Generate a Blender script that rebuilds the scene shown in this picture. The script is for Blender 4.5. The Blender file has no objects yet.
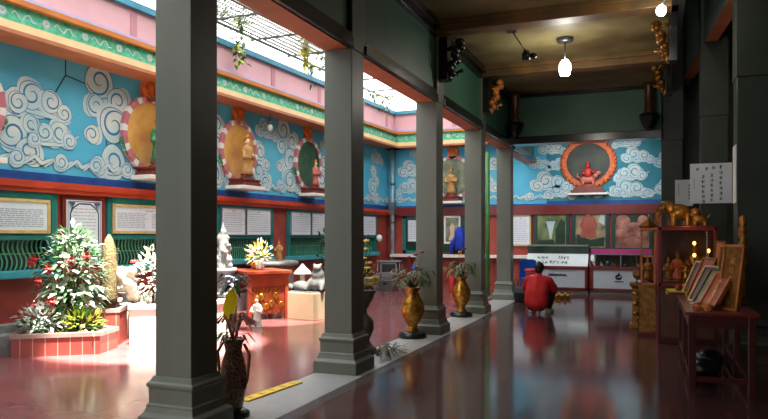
import bpy, math, random
from mathutils import Vector, Matrix
R = random.Random(7)
PI = math.pi
sc = bpy.context.scene
C = sc.collection
# ------------------------------------------------------------------ camera model (pixels -> metres, used to measure)
F = 672.0; CH = 1.45; HOR = 235.0
TH = math.atan(266/672.); cth, sth = math.cos(TH), math.sin(TH)
def at(px, py, D):
    xr = (px-384)/F*D
    return Vector((xr*cth-D*sth, xr*sth+D*cth, CH+(HOR-py)/F*D))
def gnd(px, py): return at(px, py, F*CH/(py-HOR))
def onY(px, py, Y):
    k = (px-384)/F; return at(px, py, Y/(k*sth+cth))
def onX(px, py, X):
    k = (px-384)/F; return at(px, py, X/(k*cth-sth))

# ------------------------------------------------------------------ materials
def srgb(r, g, b):
    def l(c):
        c /= 255.
        return c/12.92 if c <= .04045 else ((c+.055)/1.055)**2.4
    return (l(r), l(g), l(b), 1)
M = {}
def mat(name, col, rough=.6, metal=0, var=.15, scale=6., bump=0., col2=None, emit=0, spec=None, stretch=None):
    m = bpy.data.materials.new(name); m.use_nodes = True
    nt = m.node_tree; b = nt.nodes['Principled BSDF']
    b.inputs['Roughness'].default_value = rough; b.inputs['Metallic'].default_value = metal
    if spec is not None: b.inputs['Specular IOR Level'].default_value = spec
    c1 = srgb(*col)
    c2 = srgb(*col2) if col2 else tuple(max(0, x*(1-var*2)) for x in c1[:3])+(1,)
    tc = nt.nodes.new('ShaderNodeTexCoord')
    nz = nt.nodes.new('ShaderNodeTexNoise'); nz.inputs['Scale'].default_value = scale
    nz.inputs['Detail'].default_value = 5
    src = tc.outputs['Object']
    if stretch:
        mp = nt.nodes.new('ShaderNodeMapping'); mp.inputs['Scale'].default_value = stretch
        nt.links.new(src, mp.inputs['Vector']); src = mp.outputs['Vector']
    nt.links.new(src, nz.inputs['Vector'])
    cr = nt.nodes.new('ShaderNodeValToRGB')
    cr.color_ramp.elements[0].position = .35; cr.color_ramp.elements[1].position = .65
    cr.color_ramp.elements[0].color = c2; cr.color_ramp.elements[1].color = c1
    nt.links.new(nz.outputs['Fac'], cr.inputs['Fac'])
    nt.links.new(cr.outputs['Color'], b.inputs['Base Color'])
    if bump:
        bp = nt.nodes.new('ShaderNodeBump'); bp.inputs['Strength'].default_value = bump; bp.inputs['Distance'].default_value = .02
        nt.links.new(nz.outputs['Fac'], bp.inputs['Height']); nt.links.new(bp.outputs['Normal'], b.inputs['Normal'])
    if emit:
        b.inputs['Emission Color'].default_value = c1; b.inputs['Emission Strength'].default_value = emit
    M[name] = m; return m
def tilemat(name, col, grout, size, rough, var=.2, stain=None, off=0.02):
    m = mat(name, col, rough, 0, var, .8)
    nt = m.node_tree; b = nt.nodes['Principled BSDF']
    cr = [n for n in nt.nodes if n.type == 'VALTORGB'][0]
    tc = [n for n in nt.nodes if n.type == 'TEX_COORD'][0]
    br = nt.nodes.new('ShaderNodeTexBrick'); br.offset = 0; br.squash = 1
    br.inputs['Scale'].default_value = 1; br.inputs['Brick Width'].default_value = size; br.inputs['Row Height'].default_value = size
    br.inputs['Mortar Size'].default_value = off*size; br.inputs['Mortar Smooth'].default_value = .3
    br.inputs['Color1'].default_value = (1,1,1,1); br.inputs['Color2'].default_value = (.8,.78,.78,1)
    br.inputs['Mortar'].default_value = srgb(*grout)
    nt.links.new(tc.outputs['Object'], br.inputs['Vector'])
    mx = nt.nodes.new('ShaderNodeMix'); mx.data_type = 'RGBA'; mx.blend_type = 'MULTIPLY'; mx.inputs['Factor'].default_value = 1
    nt.links.new(cr.outputs['Color'], mx.inputs['A']); nt.links.new(br.outputs['Color'], mx.inputs['B'])
    nt.links.new(mx.outputs['Result'], b.inputs['Base Color'])
    n2 = nt.nodes.new('ShaderNodeTexNoise'); n2.inputs['Scale'].default_value = 1.6; n2.inputs['Detail'].default_value = 6
    nt.links.new(tc.outputs['Object'], n2.inputs['Vector'])
    mr = nt.nodes.new('ShaderNodeMapRange'); mr.inputs['To Min'].default_value = rough*.6; mr.inputs['To Max'].default_value = rough*1.7
    nt.links.new(n2.outputs['Fac'], mr.inputs['Value']); nt.links.new(mr.outputs['Result'], b.inputs['Roughness'])
    return m
def glassmat(name, tint=(1,1,1), refl=.1):
    m = bpy.data.materials.new(name); m.use_nodes = True; nt = m.node_tree
    nt.nodes.clear(); o = nt.nodes.new('ShaderNodeOutputMaterial'); mx = nt.nodes.new('ShaderNodeMixShader')
    t = nt.nodes.new('ShaderNodeBsdfTransparent'); t.inputs['Color'].default_value = (*tint, 1)
    g = nt.nodes.new('ShaderNodeBsdfGlossy'); g.inputs['Roughness'].default_value = .03
    mx.inputs[0].default_value = refl
    nt.links.new(t.outputs[0], mx.inputs[1]); nt.links.new(g.outputs[0], mx.inputs[2]); nt.links.new(mx.outputs[0], o.inputs['Surface'])
    M[name] = m; return m

mat('column', (102,106,92), .42, 0, .12, 2.5, .05, stretch=(1,1,.25))
mat('panel_green', (58,104,82), .45, 0, .15, 1.5)
mat('right_green', (52,60,48), .5, 0, .15, 2.)
mat('panel_light', (112,140,122), .5, 0, .12, 2.)
mat('dark_mould', (30,30,26), .22, 0, .2, 8)
mat('soffit', (206,126,84), .55, 0, .12, 3)
mat('ceiling', (150,138,92), .5, 0, .1, 1.0, .05, col2=(92,76,42))
mat('ceil_beam', (132,96,46), .5, 0, .15, 2, col2=(80,62,36))
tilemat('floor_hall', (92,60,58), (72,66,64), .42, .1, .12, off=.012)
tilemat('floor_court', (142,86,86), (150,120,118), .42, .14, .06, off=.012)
mat('strip', (168,168,166), .3, 0, .06, 9)
mat('border', (84,74,72), .2, 0, .1, 6)
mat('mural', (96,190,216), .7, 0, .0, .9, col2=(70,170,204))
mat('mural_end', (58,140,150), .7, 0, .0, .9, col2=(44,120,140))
mat('cloud', (214,220,208), .7, 0, .0, 2, col2=(170,200,204))
mat('swirl', (40,126,172), .7, 0, .1, 3)
mat('cobalt', (30,84,164), .6, 0, .2, 5)
mat('seam', (24,60,70), .8)
mat('red_band', (196,66,34), .5, 0, .1, 4)
mat('red_wall', (166,68,54), .6, 0, .1, 3, col2=(144,54,44))
mat('maroon', (118,28,26), .35, 0, .1, 5)
mat('darkmaroon', (70,22,20), .3, 0, .12, 5)
mat('teal', (24,118,112), .45, 0, .1, 5)
mat('teal_light', (70,170,180), .4, 0, .1, 5)
mat('window_dark', (22,66,52), .3, 0, .2, 3)
mat('grille', (96,176,140), .4, 0, .1, 6)
mat('paper', (226,230,236), .7, 0, .02, 6)
mat('ink', (172,178,188), .8, 0, .05)
mat('black_ink', (26,28,30), .7, 0, .05)
mat('gold_frame', (214,184,120), .4, 0, .15, 6)
mat('navy', (40,58,90), .5)
mat('corn_green', (40,170,124), .6, 0, .0, 14, col2=(110,200,160))
mat('corn_cream', (244,214,160), .6, 0, .05, 4)
mat('corn_orange', (206,120,40), .5, 0, .1, 4)
mat('corn_edge', (196,120,76), .5, 0, .1, 4)
mat('lavender', (176,176,216), .6, 0, .05, 4)
mat('pink', (226,172,174), .7, 0, .04, 2)
mat('pink_dark', (196,136,140), .7, 0, .05, 2)
mat('blue_cap', (60,140,166), .5, 0, .1, 4)
mat('ring_pink', (206,120,128), .5, 0, .1, 9)
mat('amber', (232,176,84), .45, 0, .1, 2, col2=(190,120,44))
mat('disc_green', (36,92,56), .5, 0, .0, 5, col2=(20,54,40))
mat('disc_grey', (150,158,130), .5, 0, .0, 5, col2=(90,104,86))
mat('landscape', (60,66,44), .5, 0, .0, 2.5, col2=(24,34,26))
mat('flame', (226,116,44), .5, 0, .1, 12, col2=(190,70,30))
mat('jade', (52,140,84), .45, 0, .2, 12, col2=(30,90,60))
mat('statue_tan', (200,150,84), .5, 0, .15, 12)
mat('statue_pink', (214,120,104), .5, 0, .15, 12)
mat('white_robe', (236,232,222), .5, 0, .05, 8)
mat('skin_pale', (232,196,160), .5, 0, .04, 5)
mat('redbrown', (126,44,28), .4, 0, .15, 8)
mat('gold', (206,150,60), .3, .75, .2, 22, .25, col2=(130,84,26))
mat('gold_paint', (206,140,48), .4, .35, .2, 18, .2, col2=(140,70,24))
mat('gold_dim', (150,100,34), .38, .5, .25, 20, .2)
mat('black', (18,18,19), .35, 0, .1)
mat('mosaic', (156,120,98), .2, .2, .0, 70, .3, col2=(44,30,26))
mat('urn', (70,66,56), .5, 0, .15, 14, .2)
mat('stone_grey', (150,150,148), .8, 0, .15, 14, .5)
mat('stone_dark', (98,98,96), .8, 0, .2, 12, .5)
mat('pebble', (168,164,158), .8, 0, .0, 40, .8, col2=(96,92,90))
mat('coral', (232,220,200), .8, 0, .1, 16, .6)
mat('beige', (206,186,150), .7, 0, .05, 4)
mat('plaster_white', (236,226,214), .7, 0, .04, 5)
mat('brick', (176,82,64), .4, 0, .1, 3)
mat('rim', (158,128,120), .5, 0, .1, 6)
mat('soil', (70,52,40), .9, 0, .2, 14, .5)
mat('cactus', (112,92,54), .8, 0, .2, 30, .7, col2=(64,58,36))
mat('leaf', (62,112,62), .45, 0, .2, 5)
mat('leaf_light', (188,206,176), .5, 0, .1, 5)
mat('leaf_dark', (34,66,40), .5, 0, .2, 5)
mat('leaf_yellow', (176,186,60), .5, 0, .1, 5)
mat('leaf_silver', (206,212,210), .6, 0, .08, 5)
mat('leaf_dry', (120,104,70), .7, 0, .2, 6)
mat('plume', (226,180,168), .7, 0, .1, 6)
mat('flower_red', (184,52,46), .5, 0, .1, 6)
mat('flower_yellow', (240,206,70), .5, 0, .1, 6)
mat('flower_white', (246,240,226), .5, 0, .03, 6)
mat('stem', (84,74,50), .7, 0, .2, 6)
mat('altar_red', (158,62,36), .4, 0, .15, 6)
mat('yellow', (236,196,30), .5, 0, .1, 8)
mat('metal', (130,136,140), .35, .7, .1, 6)
mat('pipe', (150,176,186), .4, .2, .1, 6)
mat('wire', (112,106,88), .5, .3, .1, 6)
mat('green_post', (60,130,60), .45, 0, .1, 6)
mat('blue_plastic', (38,96,200), .35, 0, .1, 6)
mat('blue_cloth', (30,62,196), .7, 0, .2, 6)
mat('red_plastic', (200,50,46), .4, 0, .1, 6)
mat('shirt', (196,22,24), .8, 0, .12, 8)
mat('trousers', (34,32,36), .8, 0, .1, 8)
mat('hair', (16,14,14), .5, 0, .1, 12)
mat('skin', (196,140,108), .5, 0, .04, 6)
mat('shoe', (206,200,190), .6, 0, .1, 6)
mat('counter_panel', (196,206,214), .4, 0, .03, 3)
mat('frosted', (206,216,214), .3, 0, .05, 3)
mat('plinth', (140,134,128), .5, 0, .1, 4)
mat('magenta', (206,60,130), .5, 0, .1, 5)
mat('wares', (150,120,110), .5, 0, .0, 30, col2=(60,60,70))
mat('wood_dark', (92,50,30), .35, 0, .2, 8)
mat('wood_orange', (214,130,62), .35, 0, .2, 8)
mat('plaque_green', (150,156,110), .4, 0, .2, 10)
mat('plaque_red', (196,80,50), .4, 0, .2, 10)
mat('poster_a', (150,160,104), .4, 0, .0, 2.2, col2=(36,66,48))
mat('poster_b', (190,160,120), .4, 0, .0, 3, col2=(60,80,58))
mat('poster_c', (206,140,120), .4, 0, .0, 3, col2=(110,60,50))
mat('poster_red', (190,62,52), .4, 0, .0, 14, col2=(150,90,70))
mat('bulb', (255,250,240), .3, 0, 0, emit=30)
mat('bulb_off', (235,235,230), .3, 0, .02)
mat('purple_led', (120,90,255), .3, 0, 0, emit=6)
mat('candle', (255,190,90), .3, 0, 0, emit=5)
mat('roof', (96,96,90), .8)
glassmat('glass'); glassmat('glass_dim', (.8,.85,.82), .12)

# ------------------------------------------------------------------ mesh builder
def translucent(name,col):
    m=bpy.data.materials.new(name); m.use_nodes=True; nt=m.node_tree; nt.nodes.clear()
    o=nt.nodes.new('ShaderNodeOutputMaterial'); mx=nt.nodes.new('ShaderNodeMixShader'); d=nt.nodes.new('ShaderNodeBsdfDiffuse'); t=nt.nodes.new('ShaderNodeBsdfTranslucent')
    nz=nt.nodes.new('ShaderNodeTexNoise'); nz.inputs['Scale'].default_value=20; cr=nt.nodes.new('ShaderNodeValToRGB')
    cr.color_ramp.elements[0].color=srgb(*[c*.8 for c in col]); cr.color_ramp.elements[1].color=srgb(*col)
    nt.links.new(nz.outputs['Fac'],cr.inputs['Fac']); nt.links.new(cr.outputs['Color'],d.inputs['Color']); nt.links.new(cr.outputs['Color'],t.inputs['Color'])
    mx.inputs[0].default_value=.6; nt.links.new(d.outputs[0],mx.inputs[1]); nt.links.new(t.outputs[0],mx.inputs[2]); nt.links.new(mx.outputs[0],o.inputs['Surface']); M[name]=m
translucent('leaf_glow',(250,226,40)); translucent('plume_glow',(236,190,176))
class MB:
    def __init__(s): s.v=[]; s.f=[]; s.m=[]; s.s=[]; s.T=None
    def add(s, vs, fs, mi=0, sm=False):
        o=len(s.v)
        if s.T is not None: vs=[s.T@Vector(v) for v in vs]
        s.v += [tuple(v) for v in vs]; s.f += [tuple(i+o for i in f) for f in fs]
        s.m += [mi]*len(fs); s.s += [sm]*len(fs); return s
    def box(s,x0,x1,y0,y1,z0,z1,mi=0):
        vs=[(x,y,z) for x in (x0,x1) for y in (y0,y1) for z in (z0,z1)]
        return s.add(vs,[(0,1,3,2),(4,6,7,5),(0,4,5,1),(2,3,7,6),(0,2,6,4),(1,5,7,3)],mi)
    def tube(s,pts,r,n=8,mi=0,sm=True,cap=True):
        pts=[Vector(p) for p in pts]; k=len(pts)
        rs=r if isinstance(r,(list,tuple)) else [r]*k
        vs=[]; ref=None
        for i,p in enumerate(pts):
            d=(pts[min(i+1,k-1)]-pts[max(i-1,0)])
            d = d.normalized() if d.length>1e-9 else Vector((0,0,1))
            if ref is None: ref=Vector((1,0,0)) if abs(d.x)<.9 else Vector((0,1,0))
            a=(ref-d*ref.dot(d)); a = a.normalized() if a.length>1e-6 else d.orthogonal().normalized()
            ref=a; b=d.cross(a)
            for j in range(n):
                t=2*PI*j/n; vs.append(p+(a*math.cos(t)+b*math.sin(t))*rs[i])
        fs=[(i*n+j,i*n+(j+1)%n,(i+1)*n+(j+1)%n,(i+1)*n+j) for i in range(k-1) for j in range(n)]
        if cap: fs += [tuple(reversed(range(n))), tuple(range((k-1)*n,k*n))]
        return s.add(vs,fs,mi,sm)
    def limb(s,a,b,r0,r1,n=10,mi=0):
        a,b=Vector(a),Vector(b); d=(b-a).normalized(); L=(b-a).length; pts=[]; rs=[]
        for k in range(4):
            t=k/4*PI/2; pts.append(a-d*r0*math.cos(t)); rs.append(max(.001,r0*math.sin(t)))
        pts.append(a); rs.append(r0); pts.append(b); rs.append(r1)
        for k in range(1,5):
            t=k/4*PI/2; pts.append(b+d*r1*math.sin(t)); rs.append(max(.001,r1*math.cos(t)))
        return s.tube(pts,rs,n,mi)
    def lathe(s,prof,n=20,c=(0,0,0),mi=0,sm=True,sx=1,sy=1,fold=0,nf=7):
        vs=[]
        for (r,z) in prof:
            for j in range(n):
                t=2*PI*j/n; q=r*(1+fold*math.sin(nf*t))
                vs.append((c[0]+q*sx*math.cos(t),c[1]+q*sy*math.sin(t),c[2]+z))
        k=len(prof)
        fs=[(i*n+j,i*n+(j+1)%n,(i+1)*n+(j+1)%n,(i+1)*n+j) for i in range(k-1) for j in range(n)]
        fs += [tuple(reversed(range(n))), tuple(range((k-1)*n,k*n))]
        return s.add(vs,fs,mi,sm)
    def sq(s,prof,c=(0,0,0),mi=0):
        vs=[]
        for (h,z) in prof: vs += [(c[0]+a*h,c[1]+b*h,c[2]+z) for a,b in ((-1,-1),(1,-1),(1,1),(-1,1))]
        k=len(prof); fs=[(i*4+j,i*4+(j+1)%4,(i+1)*4+(j+1)%4,(i+1)*4+j) for i in range(k-1) for j in range(4)]
        fs += [(3,2,1,0), tuple(range((k-1)*4,k*4))]
        return s.add(vs,fs,mi)
    def ell(s,c,rx,ry,rz,n=14,k=8,mi=0,noise=0):
        vs=[]
        for i in range(k+1):
            a=PI*i/k; 
            for j in range(n):
                t=2*PI*j/n; q=1+(R.uniform(-noise,noise) if noise else 0); r=max(.01,math.sin(a))*q
                vs.append((c[0]+rx*r*math.cos(t),c[1]+ry*r*math.sin(t),c[2]-rz*math.cos(a)*q))
        fs=[(i*n+j,i*n+(j+1)%n,(i+1)*n+(j+1)%n,(i+1)*n+j) for i in range(k) for j in range(n)]
        fs += [tuple(reversed(range(n))), tuple(range(k*n,(k+1)*n))]
        return s.add(vs,fs,mi,True)
    def prism(s,poly,y0,y1,mi=0):           # polygon in local x,z extruded along y
        n=len(poly); vs=[(x,y0,z) for x,z in poly]+[(x,y1,z) for x,z in poly]
        fs=[tuple(range(n)),tuple(reversed(range(n,2*n)))]+[(i,i+n,(i+1)%n+n,(i+1)%n) for i in range(n)]
        return s.add(vs,fs,mi)
    def flat(s,poly,y,mi=0):
        return s.add([(x,y,z) for x,z in poly],[tuple(range(len(poly)))],mi)
    def stroke(s,pts,w,y,mi=0):             # flat ribbon in x,z at depth y; w may be a list
        k=len(pts); ws=w if isinstance(w,(list,tuple)) else [w]*k; vs=[]
        for i,(x,z) in enumerate(pts):
            x0,z0=pts[max(i-1,0)]; x1,z1=pts[min(i+1,k-1)]; dx,dz=x1-x0,z1-z0; L=math.hypot(dx,dz) or 1
            vs += [(x-dz/L*ws[i]/2,y,z+dx/L*ws[i]/2),(x+dz/L*ws[i]/2,y,z-dx/L*ws[i]/2)]
        return s.add(vs,[(2*i,2*i+1,2*i+3,2*i+2) for i in range(k-1)],mi)
    def leaf(s,p,d,L,W,mi=0,droop=.2):
        p=Vector(p); d=Vector(d).normalized(); u=Vector((0,0,1)); a=d.cross(u)
        a=a.normalized() if a.length>1e-3 else Vector((1,0,0)); nrm=a.cross(d)
        m=p+d*L*.5+nrm*L*.06; e=p+d*L-u*L*droop
        return s.add([p,m+a*W/2-nrm*W*.12,e,m-a*W/2-nrm*W*.12,m],[(0,1,4),(1,2,4),(2,3,4),(3,0,4)],mi)
    def ringxz(s,cx,cz,rx,rz,t,y0,y1,n=40,mis=(0,)):  # flat ring band with thickness, materials alternating
        for j in range(n):
            a,b=2*PI*j/n,2*PI*(j+1)/n; P=[]
            for ang in (a,b):
                for q in (1,1+t): P.append((cx+rx*q*math.cos(ang),cz+rz*q*math.sin(ang)))
            q=[(P[0][0],y0,P[0][1]),(P[1][0],y0,P[1][1]),(P[3][0],y0,P[3][1]),(P[2][0],y0,P[2][1])]
            w=[(x,y1,z) for x,_,z in q]
            s.add(q+w,[(0,1,2,3),(1,5,6,2),(0,3,7,4)],mis[j%len(mis)])
        return s
    def build(s,name,mats,parent=None,loc=None,rz=0,bevel=0,kind=None,remesh=0):
        me=bpy.data.meshes.new(name); me.from_pydata(s.v,[],s.f); me.update()
        if not isinstance(mats,(list,tuple)): mats=[mats]
        for m in mats: me.materials.append(M[m] if isinstance(m,str) else m)
        for p,mi,sm in zip(me.polygons,s.m,s.s): p.material_index=mi; p.use_smooth=sm
        o=bpy.data.objects.new(name,me); C.objects.link(o)
        if parent is not None: o.parent=parent
        if loc is not None: o.location=loc
        o.rotation_euler.z=rz
        if bevel:
            b=o.modifiers.new('bevel','BEVEL'); b.width=bevel; b.segments=2; b.limit_method='ANGLE'
        if remesh:
            r=o.modifiers.new('remesh','REMESH'); r.mode='VOXEL'; r.voxel_size=remesh; r.use_smooth_shade=True
            w=o.modifiers.new('smooth','SMOOTH'); w.iterations=4; w.factor=.5
        if kind: o['kind']=kind
        return o
def tag(o,label,cat,group=None):
    o['label']=label; o['category']=cat
    if group: o['group']=group
    return o
def thing(name,label,cat,loc=(0,0,0),rz=0,group=None):
    o=bpy.data.objects.new(name,None); C.objects.link(o); o.location=loc; o.rotation_euler.z=rz; o.empty_display_size=.1
    return tag(o,label,cat,group)
def copy_tree(o,parent=None):
    c=o.copy(); C.objects.link(c)
    if parent is not None: c.parent=parent; c.matrix_parent_inverse=o.matrix_parent_inverse.copy()
    for ch in [x for x in bpy.data.objects if x.parent==o]: copy_tree(ch,c)
    return c
def struct(name,mb,mats,parent=None,**k):
    return mb.build(name,mats,parent,kind='structure',**k)

# wall frames: local x = right as one faces the wall, y = into the wall, z = up
LO=Vector((-7.16,18.5,0)); LR=math.atan2(.99875,.05)
LM=Matrix.Translation(LO)@Matrix.Rotation(LR,4,'Z')
def WL(lx,off=0,z=0): return LM@Vector((lx,-off,z))

# ------------------------------------------------------------------ setting
YE=18.5; YB=-5.0
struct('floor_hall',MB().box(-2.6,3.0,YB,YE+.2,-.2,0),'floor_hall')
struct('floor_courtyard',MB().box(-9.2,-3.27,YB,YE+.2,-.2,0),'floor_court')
struct('floor_strip',MB().box(-3.27,-2.74,YB,YE+.2,-.2,.004),'strip')
struct('floor_border',MB().box(-2.74,-2.6,YB,YE+.2,-.2,.002),'border')

# left wall of the courtyard, with window openings
L0=-24.0; bays=[(-13.5,-11.47),(-10.58,-8.85),(-7.98,-6.12),(-5.56,-3.55),(-2.85,-.95)]
ext=[(-22.5,-20.8),(-19.9,-18.1),(-17.2,-15.4)]
w=MB(); xs=L0
for a,b in ext+bays:
    w.box(xs,a,0,.25,.3,2.03); xs=b
    w.box(a,b,0,.25,.3,.9); w.box(a,b,.18,.25,.9,2.03,1)
w.box(xs,.0,0,.25,.3,2.03)
wl=struct('wall_left',w,['red_wall','window_dark'],loc=LO,rz=LR)
struct('baseboard_left',MB().box(L0,0,-.22,.25,0,.3),'stone_grey',loc=LO,rz=LR)
mu=MB().box(L0,.1,0,.25,2.18,4.1); mu.box(L0,.1,-.012,0,2.18,2.3,1)
struct('wall_left_upper',mu,['mural','cobalt'],loc=LO,rz=LR)
struct('trim_left',MB().box(L0,0,-.09,.2,2.03,2.18).box(L0,0,-.12,0,2.09,2.18),'red_band',loc=LO,rz=LR)
def cornice(mb,x0,x1):
    mb.box(x0,x1,-.48,.25,3.94,3.99,0); mb.box(x0,x1,-.44,.25,3.99,4.1,1)
    mb.box(x0,x1,-.38,.25,4.1,4.33,2); mb.box(x0,x1,-.46,.25,4.33,4.4,3)
    mb.box(x0,x1,-.40,.25,4.4,4.46,4); mb.box(x0,x1,-.28,.25,4.46,4.92,5); mb.box(x0,x1,-.36,.3,4.92,5.02,7)
    x=x0+.4
    while x<x1-.2:
        mb.box(x-.06,x+.06,-.295,-.28,4.46,4.92,6)
        x+=1.9
    x=x0+.3
    while x<x1:       # painted blossoms
        for q in range(6):
            a=q*PI/3; mb.ell((x+.035*math.cos(a),-.382,4.215+.035*math.sin(a)),.03,.008,.03,6,4,8)
        mb.stroke([(x+.12+.05*i,4.215+.05*math.sin(i*1.7)) for i in range(8)],.02,-.3835,8)
        x+=.62
CM=['corn_edge','corn_cream','corn_green','corn_orange','lavender','pink','pink_dark','blue_cap','cloud']
m=MB(); cornice(m,L0,.1); struct('trim_cornice_left',m,CM,loc=LO,rz=LR)
# back wall
bw=MB().box(-7.5,3.0,0,.25,0,2.03); struct('wall_back',bw,'red_wall',loc=(0,YE,0))
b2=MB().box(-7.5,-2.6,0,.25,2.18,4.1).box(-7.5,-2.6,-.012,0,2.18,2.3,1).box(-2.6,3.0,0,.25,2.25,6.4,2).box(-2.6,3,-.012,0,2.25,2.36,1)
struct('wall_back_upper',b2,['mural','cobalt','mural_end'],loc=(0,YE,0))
struct('trim_back',MB().box(-7.2,3,-.1,.2,2.0,2.25),'maroon',loc=(0,YE,0))
m=MB(); cornice(m,-7.4,-3.0); struct('trim_cornice_back',m,CM,loc=(0,YE,0))

# painted clouds --------------------------------------------------
class Clouds:
    def __init__(s): s.mb=MB(); s.y=-.004
    def nxt(s): s.y-=.0006; return s.y
    def curl(s,cx,cz,r,rot=0,hand=1,turns=1.3):
        y=s.nxt(); n=24
        a0=rot+PI*.5; bx,bz=cx+.45*r*math.cos(a0),cz+.35*r*math.sin(a0)
        for (x,z,q,mi,dy) in ((bx,bz,r*.98,0,0),(cx,cz,r*1.05,1,.0002),(cx,cz,r*.99,0,.0003)):
            s.mb.flat([(x+q*(1+.05*math.sin(3*t+rot))*math.cos(t),z+q*(1+.05*math.sin(3*t+rot))*math.sin(t)) for t in [2*PI*i/n for i in range(n)]],y-dy,mi)
        pts=[];ws=[]
        for i in range(30):
            t=i/29; q=r*(.93-.72*t**.8); a=rot+hand*2*PI*turns*t
            pts.append((cx+q*math.cos(a),cz+q*math.sin(a))); ws.append(r*(.02+.13*math.sin(PI*min(1,.1+t*.9))))
        s.mb.stroke(pts,ws,y-.0004,1)
    def wisp(s,pts,wd):
        y=s.nxt(); k=len(pts); P=[]
        for i in range(k*6):
            t=i/(k*6-1)*(k-1); a=int(min(t,k-2)); q=t-a; q=q*q*(3-2*q)*.35+q*.65
            P.append((pts[a][0]*(1-q)+pts[a+1][0]*q,pts[a][1]*(1-q)+pts[a+1][1]*q))
        n=len(P); s.mb.stroke(P,[wd*1.3*math.sin(PI*min(.98,.08+i/n)) for i in range(n)],y,1)
        s.mb.stroke(P,[wd*math.sin(PI*min(.98,.08+i/n)) for i in range(n)],y-.0002,0)
    def cloud(s,cx,cz,k=1.,f=1):
        for dx,dz in ((-.3,-.05),(-.1,.1),(.12,.08),(.3,-.02),(0,-.06),(-.2,.12)):
            y=s.nxt(); n=16; r=.17*k
            s.mb.flat([(cx+f*dx*k+r*math.cos(2*PI*i/n),cz+dz*k+r*.8*math.sin(2*PI*i/n)) for i in range(n)],y,0)
        s.wisp([(cx-f*.55*k,cz+.1*k),(cx-f*.2*k,cz-.1*k),(cx+f*.25*k,cz-.14*k),(cx+f*.6*k,cz-.05*k)],.07*k)
        s.curl(cx-f*.12*k,cz+.12*k,.2*k,.5,f); s.curl(cx+f*.2*k,cz+.08*k,.17*k,2,-f); s.curl(cx-f*.34*k,cz-.02*k,.15*k,1,f)
        s.curl(cx+f*.42*k,cz-.06*k,.13*k,3,f)
    def wave(s,x0,x1,z):
        x=x0; i=0; yb=s.y
        while x<x1:
            d=R.uniform(.26,.36)
            s.wisp([(x-.1,z-.02),(x+d*.3,z+.12),(x+d*.6,z+.03),(x+d*1.1,z+.1),(x+d*1.4,z-.01)],.055)
            if i%2==0: s.curl(x+d*.5,z+.08,.11,R.uniform(0,6),R.choice((-1,1)))
            x+=d; i+=1
            if i%6==0: s.y=yb
    def build(s,parent): return s.mb.build('cloud_painting',['cloud','swirl','seam'],parent)
cl=Clouds()
nich=[-12.85,-9.72,-7.33,-4.7,-1.85]
for x in [-22,-19.5,-17,-14.7]+nich:
    cl.y=-.004
    if x>-15:
        for (dx,dz,r,h) in ((-.98,3.78,.26,1),(-.62,3.52,.2,-1),(-1.05,3.36,.17,1),(-.7,3.1,.27,1),(-1.12,2.95,.14,-1),(-.72,2.62,.24,1),(-1.02,2.52,.15,-1),
                            (.78,3.2,.18,-1),(.72,2.8,.22,1),(1.0,2.95,.13,-1),(.95,2.55,.18,1)):
            cl.curl(x+dx,dz+R.uniform(-.04,.04),r,R.uniform(0,6),h)
        if x<-11: cl.cloud(x+1.12,3.22,.95,1); cl.cloud(x+1.35,2.8,.75,-1)
        else: cl.cloud(x+1.0,3.6,.75,1)
    else: cl.cloud(x+1,3.2,1,1)
cl.y=-.016; cl.wave(-13.4,-.2,2.4)
cl.mb.stroke([(-11.3,4.0),(-11.3,3.72),(-11.62,3.2)],.022,-.003,2); cl.mb.stroke([(-11.3,3.72),(-10.6,3.62),(-10.55,2.4)],.02,-.003,2)
up=[o for o in bpy.data.objects if o.name=='wall_left_upper'][0]; cl.build(up)
cb=Clouds()
for (x,z,k,f_) in ((-6.4,3.3,.9,1),(-6.5,2.8,.8,-1),(-4.2,3.4,.9,1),(-4.3,2.8,.9,-1),(-6.2,3.8,.6,1)): cb.y=-.004; cb.cloud(x,z,k,f_)
cb.y=-.014
cb.wave(-7.0,-2.7,2.42)
for (x,z,k,f_) in ((-2.45,3.75,.7,1),(-2.3,3.3,.6,-1),(-2.5,2.8,1.,1),(-.55,3.85,.7,-1),(-.3,3.45,.75,1),(-.45,3.0,.8,-1),(-2.15,2.6,.8,-1),(-.5,2.6,.9,1),(.5,3.3,.8,1),(.6,2.7,.9,-1),(-2.75,3.35,.6,1)): cb.y=-.004 if z>3.2 else -.01; cb.cloud(x,z,k,f_)
cb.y=-.018
cb.wave(-2.7,.9,2.45)
ub=[o for o in bpy.data.objects if o.name=='wall_back_upper'][0]; cb.build(ub)

# hall ceiling, upper works, enclosing walls
cm=MB().box(-2.9,.35,YB,YE,4.53,4.7)
struct('ceiling',cm,'ceiling')
for i,y in enumerate((.95,4.17,6.45,9.4,12.3)):
    struct('trim_ceiling_beam',MB().box(-2.9,.35,y-.14,y+.14,4.36,4.55).box(-2.9,.35,y-.19,y+.19,4.47,4.55),'ceil_beam',bevel=.01)
struct('trim_ceiling_edge',MB().box(.25,.42,YB,15,4.36,4.56),'dark_mould',bevel=.01)
struct('roof_slab_and_shade',MB().box(-3.25,3.2,YB,YE+.3,6.3,6.5).box(-9.5,-3.25,YB,1.2,6.3,6.5).box(-3.25,-2.9,YB,YE+.3,4.6,6.3),'roof')  # courtyard piece behind the camera is added to cut light on the columns
struct('wall_right',MB().box(1.95,2.2,YB,YE+.2,0,6.3),'right_green')
struct('wall_right_return',MB().box(.25,1.95,15.5,15.65,0,6.3),'right_green')
struct('wall_front',MB().box(-2.9,2.2,YB-.2,YB,0,6.3),'right_green')
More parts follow.
